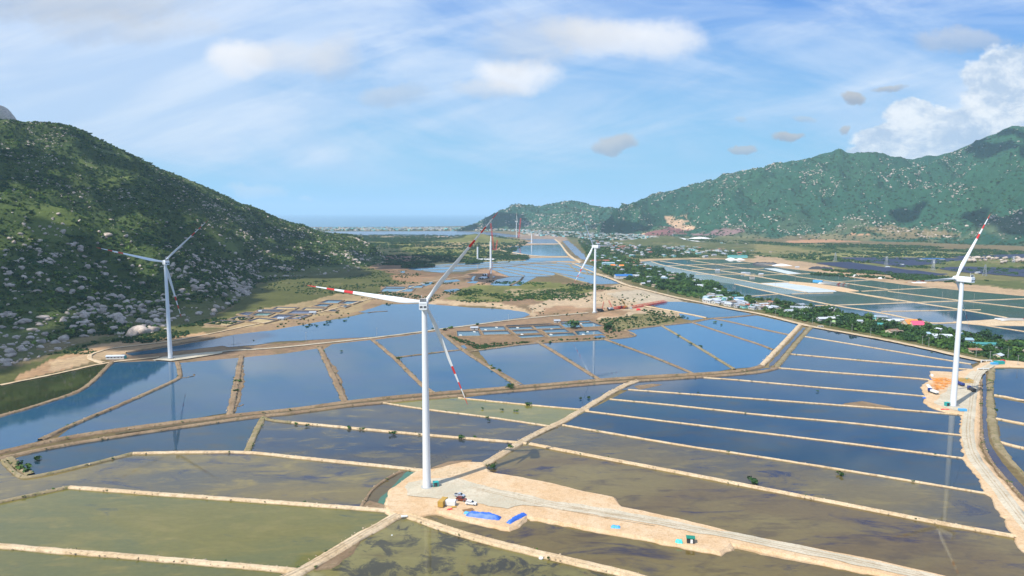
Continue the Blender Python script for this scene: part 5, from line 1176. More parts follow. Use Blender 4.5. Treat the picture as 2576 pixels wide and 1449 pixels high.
def turbine(base,yaw,th,h=96.,label='',bs=1.):
    """yaw: heading of the rotor axis from +Y towards +X; th: angle of the first blade above the horizontal, seen from behind"""
    t=thing('wind_turbine',label,'wind turbine',(base[0],base[1],1.3),0.,'wind turbines')
    m=MB(); m.lathe([(3.4,-1.4),(3.4,.1),(3.1,.22),(2.9,.22)],32); m.obj('foundation',GREY,t)
    tower_mb(h).obj('tower',WHITE,t,True)
    m=MB()
    for z in (24.,50.,75.): 
        rr=2.15+(1.35-2.15)*z/h+.025; m.lathe([(rr-.03,z-.1),(rr+.012,z-.08),(rr+.012,z+.08),(rr-.03,z+.1)],40,cap=False)
    m.obj('flange',WHITE,t,True)
    m=MB(); m.box((2.5,.0,1.3),(1.9,1.4,.12)); 
    for i in range(5): m.box((3.7+i*.28,0,1.1-i*.25),(.26,1.1,.06))
    for s in (-1,1): m.bar((1.7,s*.65,1.3),(3.4,s*.65,2.3),.04); m.bar((3.4,s*.6,2.2),(4.9,s*.6,1.),.04)
    m.obj('stairs',STEEL,t); m=MB(); m.box((2.1,0,2.5),(.16,.95,2.2)); m.obj('door',STEEL,t)
    n_=link('nacelle',None,t,(0,0,h),-yaw)
    m=MB(); rounded_box(m,(0,-2.6,1.7),(4.1,11.,4.0)); m.lathe([(1.55,-.6),(1.55,.2)],24)
    me=m.mesh('nacelle',WHITE); n_2=link('nacelle',me,t,(0,0,h),-yaw); bpy.data.objects.remove(n_)
    def np_(mb,nm,mt,sm=False): o=mb.obj(nm,mt,n_2,sm); return o
    for s in (-1,1):
        m=MB(); m.box((s*.95,-8.12,1.3),(1.35,.1,.95)); m.box((s*.95,-8.16,1.3),(1.5,.06,.06),mi=1); np_(m,'rear_vent',[DARK,WHITE])
    m=MB()
    for i in range(6): m.box((0,-7.2,3.95+.25*i),(3.4,.08,.05))
    for s in (-1,1): m.box((s*1.72,-7.2,4.55),(.12,.35,1.7))
    m.box((0,-7.2,5.4),(3.5,.35,.1)); np_(m,'cooler_frame',WHITE)
    m=MB(); m.box((0,-7.1,4.5),(3.3,.06,1.5)); np_(m,'cooler_grille',DARK)
    m=MB(); m.bar((-.8,-6.4,3.7),(-.8,-6.4,6.6),.06); m.bar((.8,-6.4,3.7),(.8,-6.4,6.3),.05); m.bar((-.8,-6.4,6.0),(-.3,-6.4,6.0),.04); m.box((-.8,-6.4,6.7),(.3,.3,.3)); np_(m,'wind_sensor',WHITE)
    m=MB(); m.box((0,-8.1,2.75),(3.0,.08,.12)); np_(m,'rear_seam',STEEL)
    m=MB(); m.box((2.08,-4.6,1.7),(.06,1.6,.9)); np_(m,'side_hatch',TEAL)
    # rotor
    rot=link('rotor',None,t,(0,0,h+1.7),-yaw); bpy.data.objects.remove(rot)
    m=MB(); ring=[(0.,2.5),(.7,2.45),(1.25,2.1),(1.7,1.4),(1.9,.5),(1.95,-.6),(1.8,-1.6),(1.6,-1.9)]
    n=28; V=[(a*math.cos(2*math.pi*i/n),4.6+z,a*math.sin(2*math.pi*i/n)) for a,z in ring[::-1] for i in range(n)]
    m.add(V,[(k*n+i,k*n+(i+1)%n,(k+1)*n+(i+1)%n,(k+1)*n+i) for k in range(len(ring)-1) for i in range(n)])
    hub=m.obj('hub',WHITE,t,True); hub.location=(0,0,h+1.5); hub.rotation_euler=(R(5),0,-yaw)
    hm=Matrix.Rotation(-yaw,4,'Z')@Matrix.Rotation(R(5),4,'X')
    for k in range(3):
        b=link('blade',BLADE2 if bs<.9 else BLADE,t); ang=th+k*2*math.pi/3
        # blade's long axis in the rotor plane (x right, z up, y along the axis)
        Mb=hm@Matrix.Translation((0,4.6,0))@Matrix.Rotation(math.pi/2-ang,4,'Y')
        b.matrix_local=Matrix.Translation((0,0,h+1.5))@Mb@Matrix.Scale(bs,4)
    return t
TB={'c':G(1074,1231),'l':G(429,903.5),'b':G(1495.5,787),'r':G(2397,1025)}
turbine(TB['c'],R(-3),R(51),97-1.5,'nearest white wind turbine, on the gravel pad in the foreground',.99)
turbine(TB['l'],R(-40),R(44),95-1.5,'white wind turbine at left, in front of the boulder-strewn hillside',.975)
turbine(TB['b'],R(-34),R(-1),95-1.5,'white wind turbine in the middle distance beside the lying red crane boom')
turbine(TB['r'],R(-22),R(61),95-1.5,'white wind turbine at right, standing by the orange steelwork yard',.89)
turbine(G(1299,598),R(75),R(90),92,'tiny far white wind turbine before the hills, beside a red crane')
# unfinished towers
for (dx,dy,h,lab,wm) in [(1234.5,688,77,'unfinished tower stub with a red crane beside it',WHITE),(1235,629.5,55,'white unfinished tower on the far plain with a tall red crane',WHITE),(1201.5,657,43,'short grey unfinished tower by the dark pools',WHITE),(1337.5,612,45,'short white unfinished tower behind the pale pond',WHITE)]:
    p=G(dx,dy); t=thing('tower_section',lab,'turbine tower',(p[0],p[1],.2),0.,'unfinished turbine towers')
    tower_mb(h,2.6 if dy<660 else 2.5,2.3).obj('tower',wm,t,True); m=MB(); m.lathe([(3.6,-1),(3.6,.5)],20); m.obj('foundation',GREY,t); m=MB(); m.lathe([(2.45,h-.1),(2.5,h+.2)],24); m.obj('flange',STEEL,t)
# ---------------------------------------------------------------- cranes
def lattice(m,a,b,w,seg,rc=.16,mi=0):
    a=Vector(a);b=Vector(b);d=(b-a).normalized(); u_=d.cross(Vector((0,0,1)))
    if u_.length<.1: u_=Vector((1,0,0))
    u_.normalize(); v_=d.cross(u_).normalized(); n=max(2,int((b-a).length/seg)); cs=[(1,1),(1,-1),(-1,-1),(-1,1)]
    for p,q in cs: m.bar(a+(u_*p+v_*q)*w/2,b+(u_*p+v_*q)*w/2,rc,3,mi=mi,cap=False)
    for i in range(n):
        p0=a+(b-a)*i/n;p1=a+(b-a)*(i+1)/n
        for k in range(4):
            c0=cs[k];c1=cs[(k+1)%4]
            if i%2: c0,c1=c1,c0
            m.bar(p0+(u_*c0[0]+v_*c0[1])*w/2,p1+(u_*c1[0]+v_*c1[1])*w/2,rc*.6,3,mi=mi,cap=False)
def crawler(name,dx,dy,label,tip,bodyc,boomc,w=2.,rc=.18,mast=True):
    p=G(dx,dy); t=thing(name,label,'crane',(p[0],p[1],.2),0.,'cranes at the construction sites')
    m=MB()
    for s in (-1,1): m.box((0,s*3.,.7),(8.5,1.2,1.4)); m.bar((-4.2,s*2.4,.7),(-4.2,s*3.6,.7),.7,10); m.bar((4.2,s*2.4,.7),(4.2,s*3.6,.7),.7,10)
    m.box((0,0,.9),(3.4,5,.7)); m.obj('crawler_track',DARK,t)
    m=MB(); m.box((-1,0,2.6),(8,3,2.2)); m.box((-5,0,2.6),(1.8,4.2,2.4),mi=1); m.obj('body',[bodyc,DARK],t)
    m=MB(); m.box((2.4,1.9,2.8),(1.8,1.1,1.9)); c=m.obj('cab',bodyc,t); m=MB(); m.box((3.2,1.9,3.1),(.3,1.0,1.)); m.obj('window',GLASSY,c)
    m=MB(); lattice(m,(2,0,2.5),tip,w,w*1.4,rc); m.obj('boom',boomc,t)
    if mast:
        m=MB(); L_=Vector(tip)*.42; lattice(m,(-1,0,3.2),(-L_.length*.55,0,L_.length*.8),w*.7,w*1.6,rc*.8); m.obj('mast',boomc,t)
    m=MB(); m.bar(tip,(tip[0]+.6,tip[1],max(3,tip[2]*.25)),.06 if rc<.3 else .12,3); m.box((tip[0]+.6,tip[1],max(3,tip[2]*.25)),(.8,.8,1.2)); m.obj('hook',DARK,t)
    return t
crawler('crawler_crane',1511,783,'dark red crane leaning by the foot of the middle-distance turbine',(5,3,14),DARK,CRANE,.9,.1,False)
crawler('crawler_crane',1537,780,'red crawler crane with a raised red boom beside the lying lattice',(-3,5,14),CREAM,CRANE,1.4,.15)
crawler('crawler_crane',1571,776,'yellow crane standing over the lying red lattice boom',(-4,4,13),YEL,YEL,1.4,.2,False)
crawler('crawler_crane',1226,700,'red crane beside the grey tower stub of the middle site',(8,6,22),DARK,CRANE,1.6,.25,False)
crawler('crawler_crane',1241,629,'tall red lattice crane beside the white unfinished tower',(-10,6,104),CRANE,CRANE,4.,.45,False)
crawler('crawler_crane',1246,630,'shorter red crane right of the tall one',(8,8,40),CRANE,CRANE,3,.4,False)
crawler('crawler_crane',1304,598,'far red lattice crane beside the tiny far turbine',(14,16,112),CRANE,CRANE,5,.6,False)
# lying lattice booms: sections placed end to end
a=G(1588,775); b=G(1672,760)
d=(b-a)/12
for i in range(12):
    q=a+d*i; t=thing('lattice_section','red lattice boom section lying on sand, number %s from the yellow crane'%(['one','two','three','four','five','six','seven','eight','nine','ten','eleven','twelve'][i]),'lattice boom',(q[0],q[1],1.6),0.,'lying red lattice boom')
    m=MB(); lattice(m,(0,0,0),tuple((d*.96)),3.,3.,.24); m.obj('lattice',CRANE,t)
    m=MB(); lattice(m,(3,-4,-.4),tuple((d*.96)+np.array((3,-4,-.4))),2.,2.4,.18); m.obj('lattice',CRANE,t)
q=G(1555,777); t=thing('lattice_section','heap of red boom pieces between the two cranes','lattice boom',(q[0],q[1],1.),.3)
for i in range(5):
    m=MB(); lattice(m,(i*3-8,-i%3*3,0),(i*3+5,4-i%3*3,1.5),2.4,2.6,.25); m.obj('lattice',CRANE,t)
# ---------------------------------------------------------------- vehicles
def car(dx,dy,rz,label,kind,paint,cat='car'):
    p=G(dx,dy,1.5); L_,Wd=5.0,1.85; t=thing({'pickup':'pickup_truck','suv':'parked_car'}[kind],label,cat,(p[0],p[1],1.49),rz,'cars parked on the gravel pad')
    prof=[(-2.5,.45),(-2.5,.95),(-2.45,1.1),(2.0,1.05) if False else (1.2,1.12),(2.2,1.0),(2.5,.8),(2.5,.45)]
    def ext(m,pr,w,wt,mi=0):
        n=len(pr); V=[(x,-w/2*(wt if z>1.2 else 1),z) for x,z in pr]+[(x,w/2*(wt if z>1.2 else 1),z) for x,z in pr]
        m.add(V,[tuple(range(n))[::-1],tuple(range(n,2*n))]+[(i,(i+1)%n,n+(i+1)%n,n+i)[::-1] for i in range(n)],mi)
    m=MB(); ext(m,[(-2.5,.42),(-2.52,1.0),(-2.4,1.1),(1.1,1.12),(2.15,1.0),(2.48,.82),(2.5,.42)],Wd,1.)
    body=m.obj('body',paint,t)
    cabp=[(-2.3,1.1),(-2.05,1.72),(-1.6,1.8),(.2,1.78),(1.15,1.1)] if kind=='suv' else [(-.9,1.1),(-.6,1.7),(-.3,1.78),(.55,1.76),(1.3,1.1)]
    m=MB(); ext(m,cabp,Wd*.96,.84); m.obj('cabin',paint,t)
    wp=[(x*.98+(-.0),z) for x,z in cabp]; m=MB()
    xs0,xs1=(cabp[0][0]+.3,cabp[-1][0]-.45)
    for s in (-1,1): m.box(((xs0+xs1)/2,s*Wd*.445,1.42),(xs1-xs0,.06,.36),taper=.86)
    m.obj('side_window',GLASSY,t)
    m=MB(); x0,z0=cabp[-1]; x1,z1=cabp[-2]; w=Wd*.40
    m.add([(x0-.02,-w*1.1,z0+.06),(x0-.02,w*1.1,z0+.06),(x1+.12,w*.95,z1-.04),(x1+.12,-w*.95,z1-.04)],[(0,1,2,3)]); m.v=[(a+.05,b_,c+.03) for a,b_,c in m.v]; m.obj('windscreen',GLASSY,t)
    if kind=='pickup':
        m=MB(); m.box((-1.72,0,1.1),(1.4,1.5,.08)); m.obj('load_bed',DARK,t)
    for sx_ in (-1.55,1.55):
        for s in (-1,1):
            m=MB(); m.bar((sx_,s*.72,.38),(sx_,s*.95,.38),.39,16); wh=m.obj('wheel',TYRE,t); m=MB(); m.bar((sx_,s*.94,.38),(sx_,s*.97,.38),.22,12); m.obj('rim',SILV,wh)
    for s in (-1,1):
        m=MB(); m.box((2.46,s*.68,.84),(.14,.34,.16)); m.obj('headlight',CREAM,t); m=MB(); m.box((-2.5,s*.72,.9),(.1,.2,.26)); m.obj('tail_light',RED,t)
    m=MB(); m.box((2.52,0,.55),(.12,1.6,.2)); m.box((-2.53,0,.55),(.12,1.6,.2)); m.obj('bumper',DARK,t)
    t.scale=(1.1,1.1,1.1); return t
hd=R(-22)
car(1156,1249,hd,'silver pickup truck, farthest of the three parked cars','pickup',SILV,'pickup truck'); car(1161,1259,hd,'rust-red pickup with a closed back parked between the silver and white cars','suv',REDC,'car'); car(1185,1269,R(-14),'white estate car parked nearest the blue tarpaulin','suv',CREAM)
def container(dx,dy,l,w,h,rz,paint,label,z=1.5,trim=None):
    p=G(dx,dy,z); t=thing('container',label,'container',(p[0],p[1],z-.01),rz); m=MB(); m.box((0,0,h/2+.1),(l,w,h)); m.obj('body',paint,t)
    m=MB(); n=int(l/.5)
    for i in range(n):
        for s in (-1,1): m.box((-l/2+(i+.5)*l/n,s*(w/2+.03),h/2+.1),(l/n*.5,.07,h*.92))
    m.obj('corrugated_panel',paint,t)
    m=MB(); 
    for sx_ in (-1,1):
        for s in (-1,1): m.box((sx_*(l/2),s*(w/2),h/2+.1),(.18,.18,h+.1))
    m.obj('corner_post',trim or paint,t)
    for s in (-1,1): m=MB(); m.box((l/2+.05,s*w*.25,h/2+.1),(.07,w*.44,h*.9)); d_=m.obj('door',paint,t); m=MB(); m.bar((l/2+.12,s*w*.1,.3),(l/2+.12,s*w*.1,h-.1),.03); m.obj('lock_bar',trim or STEEL,d_)
    return t
container(1114,1270,6.2,2.6,2.8,R(72),YEL,'mustard yellow shipping container beside the white cabin'); container(1132,1270,5.6,2.5,2.4,R(-12),CREAM,'white site cabin right of the yellow container')
def heap(dx,dy,l,w,h,rz,m_,label,cat='tarpaulin',name='tarpaulin',z=1.4,seed=1,group=None):
    p=G(dx,dy,z); nx,ny=26,8; xs=np.linspace(-1,1,nx); ys=np.linspace(-1,1,ny); V=[]
    for i,a in enumerate(xs):
        for j,b in enumerate(ys):
            e=max(0,(1-abs(a)**6))*max(0,(1-abs(b)**2.2)); nz=float(fbm(np.array([a*7.+seed]),np.array([b*3.]),3,seed)[0])
            V.append((a*l/2+ (nz-.5)*.3,b*w/2+(nz-.5)*1.2*(abs(b)),h*e*(.55+.9*nz)-.1*(e<=0)))
    Fs=[(i*ny+j,(i+1)*ny+j,(i+1)*ny+j+1,i*ny+j+1) for i in range(nx-1) for j in range(ny-1)]
    me=bpy.data.meshes.new(name); me.from_pydata(V,[],Fs); me.materials.append(m_); me.polygons.foreach_set('use_smooth',[True]*len(Fs)); o=thing(name,label,cat,(p[0],p[1],z),rz,group,me); return o
heap(1216,1299,17,3.6,2.0,R(-16),BLUE,'long bright blue tarpaulin over a spoil heap at the pad edge',seed=3)
heap(1176,1291,3.6,2.2,.8,R(-10),LBLUE,'small lighter blue sheet at the left end of the long tarpaulin',seed=5)
heap(1300,1304,13,2.4,1.3,R(50),BLUE,'narrow blue tarpaulin running diagonally at the pad corner',seed=7)
heap(1549,1326,4.2,2.6,.9,R(-10),LBLUE,'small blue tarpaulin bundle on the orange verge',seed=9)
p=G(1178,1283,1.5); t=thing('plank_deck','brown wooden deck lying beside the blue tarpaulin','timber',(p[0],p[1],1.5),R(25))
for i in range(9): m=MB(); m.box((0,-1.2+i*.3,.06),(5.4,.26,.1)); m.obj('plank',WOOD,t)
p=G(1142,1275,1.5); o=thing('sheet','yellow sheet lying right of the white cabin','sheet',(p[0],p[1],1.52),.4,data=MB().box((0,0,.1),(2.4,1.6,.25)).mesh('sheet',YEL))
p=G(1133,1281,1.5); heap(1132,1281,2.6,1.1,.4,.3,RED,'crumpled red sheet in front of the white cabin','sheet','sheet',seed=11)
def cabinet(dx,dy,label,paint,s=1.,z=1.5,rz=.2):
    p=G(dx,dy,z); t=thing('transformer',label,'transformer',(p[0],p[1],z-.02),rz); m=MB(); m.box((0,0,1.1*s),(2.4*s,1.9*s,2.1*s)); m.obj('body',paint,t); m=MB(); m.box((0,0,2.25*s),(2.7*s,2.2*s,.2*s)); m.obj('roof',paint,t)
    m=MB(); 
    for i in range(6): m.box((1.3*s,-.75*s+i*.3*s,1.1*s),(.3*s,.06,1.5*s))
    m.obj('cooling_fin',paint,t); m=MB(); m.box((0,-.98*s,1.1*s),(1.6*s,.06,1.7*s)); m.obj('door',DARK,t); return t
cabinet(1096,1223,'teal transformer cabinet right of the foreground tower foot',TEAL,1.1); cabinet(2382,1021,'teal transformer left of the right tower foot',TEAL,1.2,1.3); cabinet(2432,957,'small teal cabinet on the right site road',TEAL,.8,1.3)
p=G(1708,1363,1.4); heap(1708,1364,3.2,1.8,1.3,-.2,plain('turquoise_sheet',(.06,.62,.55),.5),'small turquoise shelter on the orange verge','shelter','shelter',seed=13)
t=thing('shed','dark green hut on the orange verge near the road','hut',tuple(G(1737,1364,1.4)),-.2); m=MB(); m.box((0,0,1.1),(3.2,2.4,2.2)); m.obj('wall',DARK,t); m=MB(); m.box((0,0,2.35),(3.8,3.,.2)); m.obj('roof',plain('dark_green_sheet',(.01,.22,.14),.5),t); m=MB(); m.box((.4,-1.25,1.),(1.,.08,1.8)); m.obj('door',CREAM,t)
o=thing('culvert_pipe','white concrete slab by the bend of the near track','slab',tuple(G(1017,1300,1.)),.2,data=MB().box((0,0,.3),(3.,1.,.5)).mesh('slab',CREAM))
for dx,dy,l in ((1361,1406,'white buoy in the weedy foreground pond'),(986,1347,'tiny white float in the dark weed of the foreground pond')):
    m=MB(); m.lathe([(.3,0),(1.,.25),(.9,.6),(.25,.8)],12); o=thing('float',l,'float',tuple(G(dx,dy,.02)),0,data=m.mesh('float',CREAM,True)); o.scale=(1,1,1) if dx>1000 else (.4,.4,.4)
# right site: trucks, steelwork
def truck(dx,dy,rz,label,cabc,loadc,load=True):
    p=G(dx,dy,1.3); t=thing('lorry',label,'lorry',(p[0],p[1],1.3),rz,'lorries on the right site'); m=MB(); m.box((0,0,.95),(9,2.3,.4)); m.obj('chassis',DARK,t)
    m=MB(); rounded_box(m,(3.6,0,2.1),(2.4,2.2,2.4),bv=.2); m.obj('cab',cabc,t); m=MB(); m.box((4.75,0,2.5),(.12,2.,.9)); m.obj('windscreen',GLASSY,t)
    if load: m=MB(); m.box((-1.2,0,1.9),(6.4,2.4,1.6)); m.obj('load_body',loadc,t)
    for x in (-3.2,-1.9,3.4):
        for s in (-1,1): m=MB(); m.bar((x,s*.9,.5),(x,s*1.2,.5),.52,14); m.obj('wheel',TYRE,t)
    return t
truck(2396,977,R(100),'navy blue lorry with a white load near the white sheeting',NAVY,CREAM); truck(2414,969,R(95),'navy blue lorry by the orange steelwork, behind the tower',NAVY,NAVY); truck(2444,983,R(85),'dark lorry standing at the end of the right tower shadow',NAVY,DARK)
bpy.data.objects['lorry'].location=tuple(G(2347.5,989,1.3))
yard=[]
for i,(dx,dy) in enumerate([(2352,958),(2362,957),(2372,956),(2355,963),(2363,964),(2374,966),(2382,958),(2350,971),(2360,974),(2356,980),(2366,978),(2388,965),(2376,972),(2395,960)]):
    p=G(dx,dy,1.1); t=thing('steel_frame','f','steel frame',(p[0],p[1],1.15),RNG.uniform(-.3,.3)+(1.57 if i%3==0 else 0),'orange steel crane parts laid out'); 
    m=MB(); lattice(m,(-3,0,.9),(3,0,.9),1.6,1.8,.17); m.obj('lattice',ORG,t); m=MB()
    for s in (-1,1): m.box((s*2,0,.1),(.3,2.4,.2))
    m.obj('support_beam',WOOD,t); yard.append((t,('long' if i%2 else 'short')+' orange steel frame laid on the sand',dx,dy))
relabel(yard,[("the white sheeting",2338,965),("the white-loaded lorry",2347,989),("the blue lorry",2414,969)])
for i,(dx,dy) in enumerate([(2418,957),(2424,960),(2428,963)]):
    p=G(dx,dy,1.1); t=thing('crane_boom','%s of three yellow boom lengths right of the tower'%['farthest','middle','nearest'][i],'boom',(p[0],p[1],1.3),-.1); m=MB(); lattice(m,(-7,0,.9),(7,0,.9),1.7,1.8,.2); m.obj('lattice',YEL,t); m=MB(); m.box((-5,0,.1),(.3,2.,.2)); m.box((5,0,.1),(.3,2.,.2)); m.obj('support_beam',WOOD,t)
heap(2337,972,13,3,.7,R(68),CREAM,'white plastic sheeting at the water edge of the right site','sheet','sheet',z=1.,seed=15); heap(2345,944,9,2,.6,R(60),CREAM,'smaller white sheet at the far corner of the right site','sheet','sheet',z=1.,seed=16)
heap(2342,955,4,1.4,.6,R(80),BLUE,'blue tarpaulin strip between the two white sheets',seed=17,z=1.); heap(2325,1001,2.2,2,.7,0,BLUE,'small round blue tarpaulin at the water edge',seed=18,z=1.)
container(2421,1034,5,2.2,1.6,R(-5),LBLUE,'low blue container on the verge in front of the right tower',1.2); heap(2378,1030,6,1.2,.5,R(-8),RED,'red sheet bundle in front of the right tower','sheet','sheet',z=1.2,seed=19)
container(2513,916,9,3,3,R(5),TEAL,'green tank container by the shore path junction',1.1); container(2522,913,3,2.4,3,R(5),RED,'small red container beside the green one',1.1)
container(2501,917,6,2.6,2,R(5),LBLUE,'pale blue stack left of the green container',1.1)
# culverts
for dx,dy,l,s,z in ((2064,823,'concrete culvert mouth at the head of the central canal',1.,1.),(2481,912,'twin concrete culvert mouth beyond the right site road',1.5,1.),(2473,933,'twin concrete culvert mouth where the ditch meets the right site',1.5,1.)):
    p=G(dx,dy); t=thing('culvert',l,'culvert',(p[0],p[1],.0),0.); m=MB(); m.box((0,0,1.5*s),(7*s,1.2,.5)); m.box((-3.3*s,0,.7*s),(.4,1.2,1.4*s)); m.box((3.3*s,0,.7*s),(.4,1.2,1.4*s)); m.box((0,0,.7*s),(.4,1.2,1.4*s)); m.obj('frame',CREAM,t)
    for k in (-1,1): m=MB(); m.box((k*1.65*s,.2,.7*s),(2.8*s,.5,1.3*s)); m.obj('opening',DARK,t)
# white shed by the left turbine
t=thing('shed','long low white shed by the bend of the track at left','shed',tuple(G(292,902)),R(6)); link('wall',wall_mesh(17,5,2.8,.7,WALLS[0]),t); link('roof',roof_mesh(17,5,2.8,.7,ROOFS['white']),t)
for i in range(5): m=MB(); m.box((-6.4+i*3.2,-2.55,1.7),(1.,.1,.8)); m.obj('window',GLASSY,t)
m=MB(); m.box((9.,0,1.3),(1.2,3.,2.6)); m.obj('annex',TEAL,t)
# ---------------------------------------------------------------- power poles along the shore path and lakes
items=[]
def pole(dx,dy,h=9.,hf=False,name='power_pole'):
    p=G(dx,dy); t=thing(name,'p','power pole',(p[0],p[1],.3),RNG.uniform(-.3,.3),'power poles'); m=MB(); m.bar((0,0,-.3),(0,0,h),.2,6,.13)
    if hf: m.bar((3,0,-.3),(3,0,h),.2,6,.13)
    m.obj('pole',GREY,t); m=MB(); m.box((1.5 if hf else 0,0,h-.5),(5 if hf else 2.4,.16,.18)); m.obj('crossarm',GREY,t)
    for k in (-1,0,1): m=MB(); m.bar((k*.9+(1.5 if hf else 0),0,h-.4),(k*.9+(1.5 if hf else 0),0,h),.08,5); m.obj('insulator',DARK,t)
    return t
for dx,dy,h in [(1563,712,9),(1650,738,11),(1680,743,10),(1760,762,10),(1827,772,9),(1849,776,10),(1855,777,10),(1950,797,9),(1994,808,9),(2044,815,8),(2088,822,8),(2143,833,9),(2190,845,9),(2253,846,9),(2320,868,10),(2336,872,10),(2455,898,10),(2490,909,10),(2535,905,11),(2560,922,11),(948,846,10),(770,858,10),(588,865,9),(1102,826,9),(1340,788,9),(1279,806,8),(1950,722,12),(2260,735,12),(2370,752,12),(2150,718,12),(2450,757,12),(2000,712,12),(2110,700,10)]:
    o=pole(dx,dy,h); items.append((o,'slim grey power pole with a crossarm',dx,dy))
relabel(items,vmk+[("the left tower foot",429,903),("the big lake's near shore",948,846),("the lying blades",2060,712),("the salt field's far corner",2300,762)])
def pylon(dx,dy,h,lab):
    p=G(dx,dy); t=thing('pylon',lab,'pylon',(p[0],p[1],0),RNG.uniform(0,1),'lattice pylons'); m=MB()
    for s,q in ((1,1),(1,-1),(-1,1),(-1,-1)): m.bar((s*3.5,q*3.5,-1),(s*.7,q*.7,h),.45,3,.3)
    for i in range(6):
        z=h*i/6;w=3.5-2.8*i/6
        for s in (-1,1): m.bar((-w,s*w,z),(w,s*w*.9,z+h/6),.25,3); m.bar((s*w,-w,z),(s*w*.9,w,z+h/6),.25,3)
    m.obj('lattice_tower',STEEL,t); m=MB()
    for z,w in ((h*.72,7),(h*.84,6),(h*.96,5)): m.bar((-w,0,z),(w,0,z),.4,3)
    m.obj('crossarm',STEEL,t)
for dx,dy,l in [(1517,598,'lattice pylon left of the far town'),(1552,600,'lattice pylon in the middle of the far town'),(1585,603,'lattice pylon right of the far town'),(1692,603,'lattice pylon before the red quarry spoil'),(2101,657,'lattice pylon before the dark fields, leftmost'),(2229,669,'lattice pylon between the dark fields'),(2347,680,'lattice pylon beyond the right turbine blade'),(2477,694,'lattice pylon in front of the rightmost dark field'),(2548,668,'lattice pylon near the boulder hillock')]: pylon(dx,dy,34 if dy<640 else 26,l)
# church tower
t=thing('church_tower','slim white church tower in the far town','church tower',tuple(G(1624,612)),0); m=MB(); m.box((0,0,14),(7,7,28)); m.obj('wall',WALLS[0],t); m=MB(); m.box((0,0,32),(6,6,8),taper=.1); m.obj('spire',WALLS[1],t)
m=MB(); m.box((0,-3.55,22),(2,.2,4)); m.obj('window',DARK,t)
# ---------------------------------------------------------------- blades and drums stored on the yards
def lying_blade(dx,dy,rz,label,z=1.6,L=56):
    p=G(dx,dy,z); o=thing('turbine_blade',label,'turbine blade',(p[0],p[1],z+.6),0,'stored turbine blades',BLADE); o.rotation_euler=(0,math.pi/2,rz); return o
o_=['farthest','middle','nearest']
for i in range(3): lying_blade(2062-i*3,709.5+i*2.2,R(-44),'%s of the red-banded blades stored on the strip in the salt field'%o_[i])
for i in range(3): lying_blade(2500+i*8,803+i*2,R(-3),'%s of the red and white blades stored at the right edge'%o_[i])
container(2057,711,18,6,5,R(-40),LBLUE,'blue container at the left end of the stored blades',1.)
def drum(dx,dy,L,r_,rz,label):
    p=G(dx,dy); t=thing('tower_segment',label,'tower segment',(p[0],p[1],r_+.3),rz,'tower segments on the ground'); m=MB(); m.bar((-L/2,0,0),(L/2,0,0),r_,20,cap=True); m.obj('tube',WHITE,t,True)
    m=MB(); m.bar((-L/2-.1,0,0),(-L/2-.05,0,0),r_*.9,20); m.obj('end_cover',DARK,t)
    m=MB(); m.box((-L*.3,0,-r_),(.5,r_*1.6,.5)); m.box((L*.3,0,-r_),(.5,r_*1.6,.5)); m.obj('cradle',WOOD,t)
for i,(dx,dy) in enumerate([(1210,702),(1214.5,702),(1219,701.8)]): drum(dx,dy,24,2.2,R(72),['leftmost','middle','rightmost'][i]+' of three white tower segments lying by the middle site crane')
for i,(dx,dy) in enumerate([(1217,694.5),(1222,694)]): drum(dx,dy,9,2.5,R(75),['left','right'][i]+' of the two short tower segments behind the long ones')
for i,(dx,dy) in enumerate([(1212,655),(1233,655)]): drum(dx,dy,24,2.4,R(2),['left','right'][i]+' white tower segment lying before the dark far pools')
truck(1242,699,R(70),'blue and white lorry beside the middle site crane',LBLUE,CREAM)
o=heap(1606,780,7,3,2.4,.2,RED,'red machine part with a white end near the lying boom','machine part','machine_part',z=.3,seed=23)
o=heap(1587,777,4,3,3,.2,GREY,'grey counterweight stack below the lying red boom','counterweight','counterweight',z=.2,seed=24)
# ---------------------------------------------------------------- fish ponds with dark liners
def fishpond(q,conv,wm,rim=1.6,up=.9,label=None):
    pts=[conv(a,b) for a,b in q]; P_=gp(pts); n=len(P_); c=P_.mean(0)
    P2=[]
    for i in range(n):
        a=P_[i-1];b=P_[i];d=P_[(i+1)%n]
        P2+= [b+(a-b)*.08,b,b+(d-b)*.08]
    P2=np.array(P2); n=len(P2); o=P2.copy(); inn=P2.copy(); L_=np.hypot(*(P2-c)[:,:2].T)[:,None]
    o[:,:2]=c[:2]+(P2-c)[:,:2]*(1+rim/L_); inn[:,:2]=c[:2]+(P2-c)[:,:2]*(1-rim/L_); o2=o.copy(); o2[:,:2]=c[:2]+(P2-c)[:,:2]*(1+(rim+1.2)/L_)
    o2[:,2]=-.3; o[:,2]=up; P2[:,2]=up+.02; inn[:,2]=.02
    V=np.concatenate([o2,o,P2,inn]); Fs=[]; mi=[]
    for k in range(3):
        for i in range(n): j=(i+1)%n; Fs.append((k*n+i,k*n+j,(k+1)*n+j,(k+1)*n+i)); mi.append(0 if k==0 else 1 if k==2 else 0)
    ar=np.sum(P2[:,0]*np.roll(P2[:,1],-1)-np.roll(P2[:,0],-1)*P2[:,1])
    if ar<0: Fs=[f[::-1] for f in Fs]
    me=bpy.data.meshes.new('pond_liner'); me.from_pydata([tuple(v) for v in V],[],Fs); me.materials.append(S_BROWN); me.materials.append(LINER); me.polygons.foreach_set('material_index',mi); me.update(); struct('pond_liner',me)
    W_=inn.copy(); W_[:,2]=.1; me=bpy.data.meshes.new('fish_pond'); me.from_pydata([tuple(v) for v in W_],[],[tuple(range(n))]); me.materials.append(wm)
    if me.polygons[0].normal.z<0: me.flip_normals()
    struct('fish_pond',me)
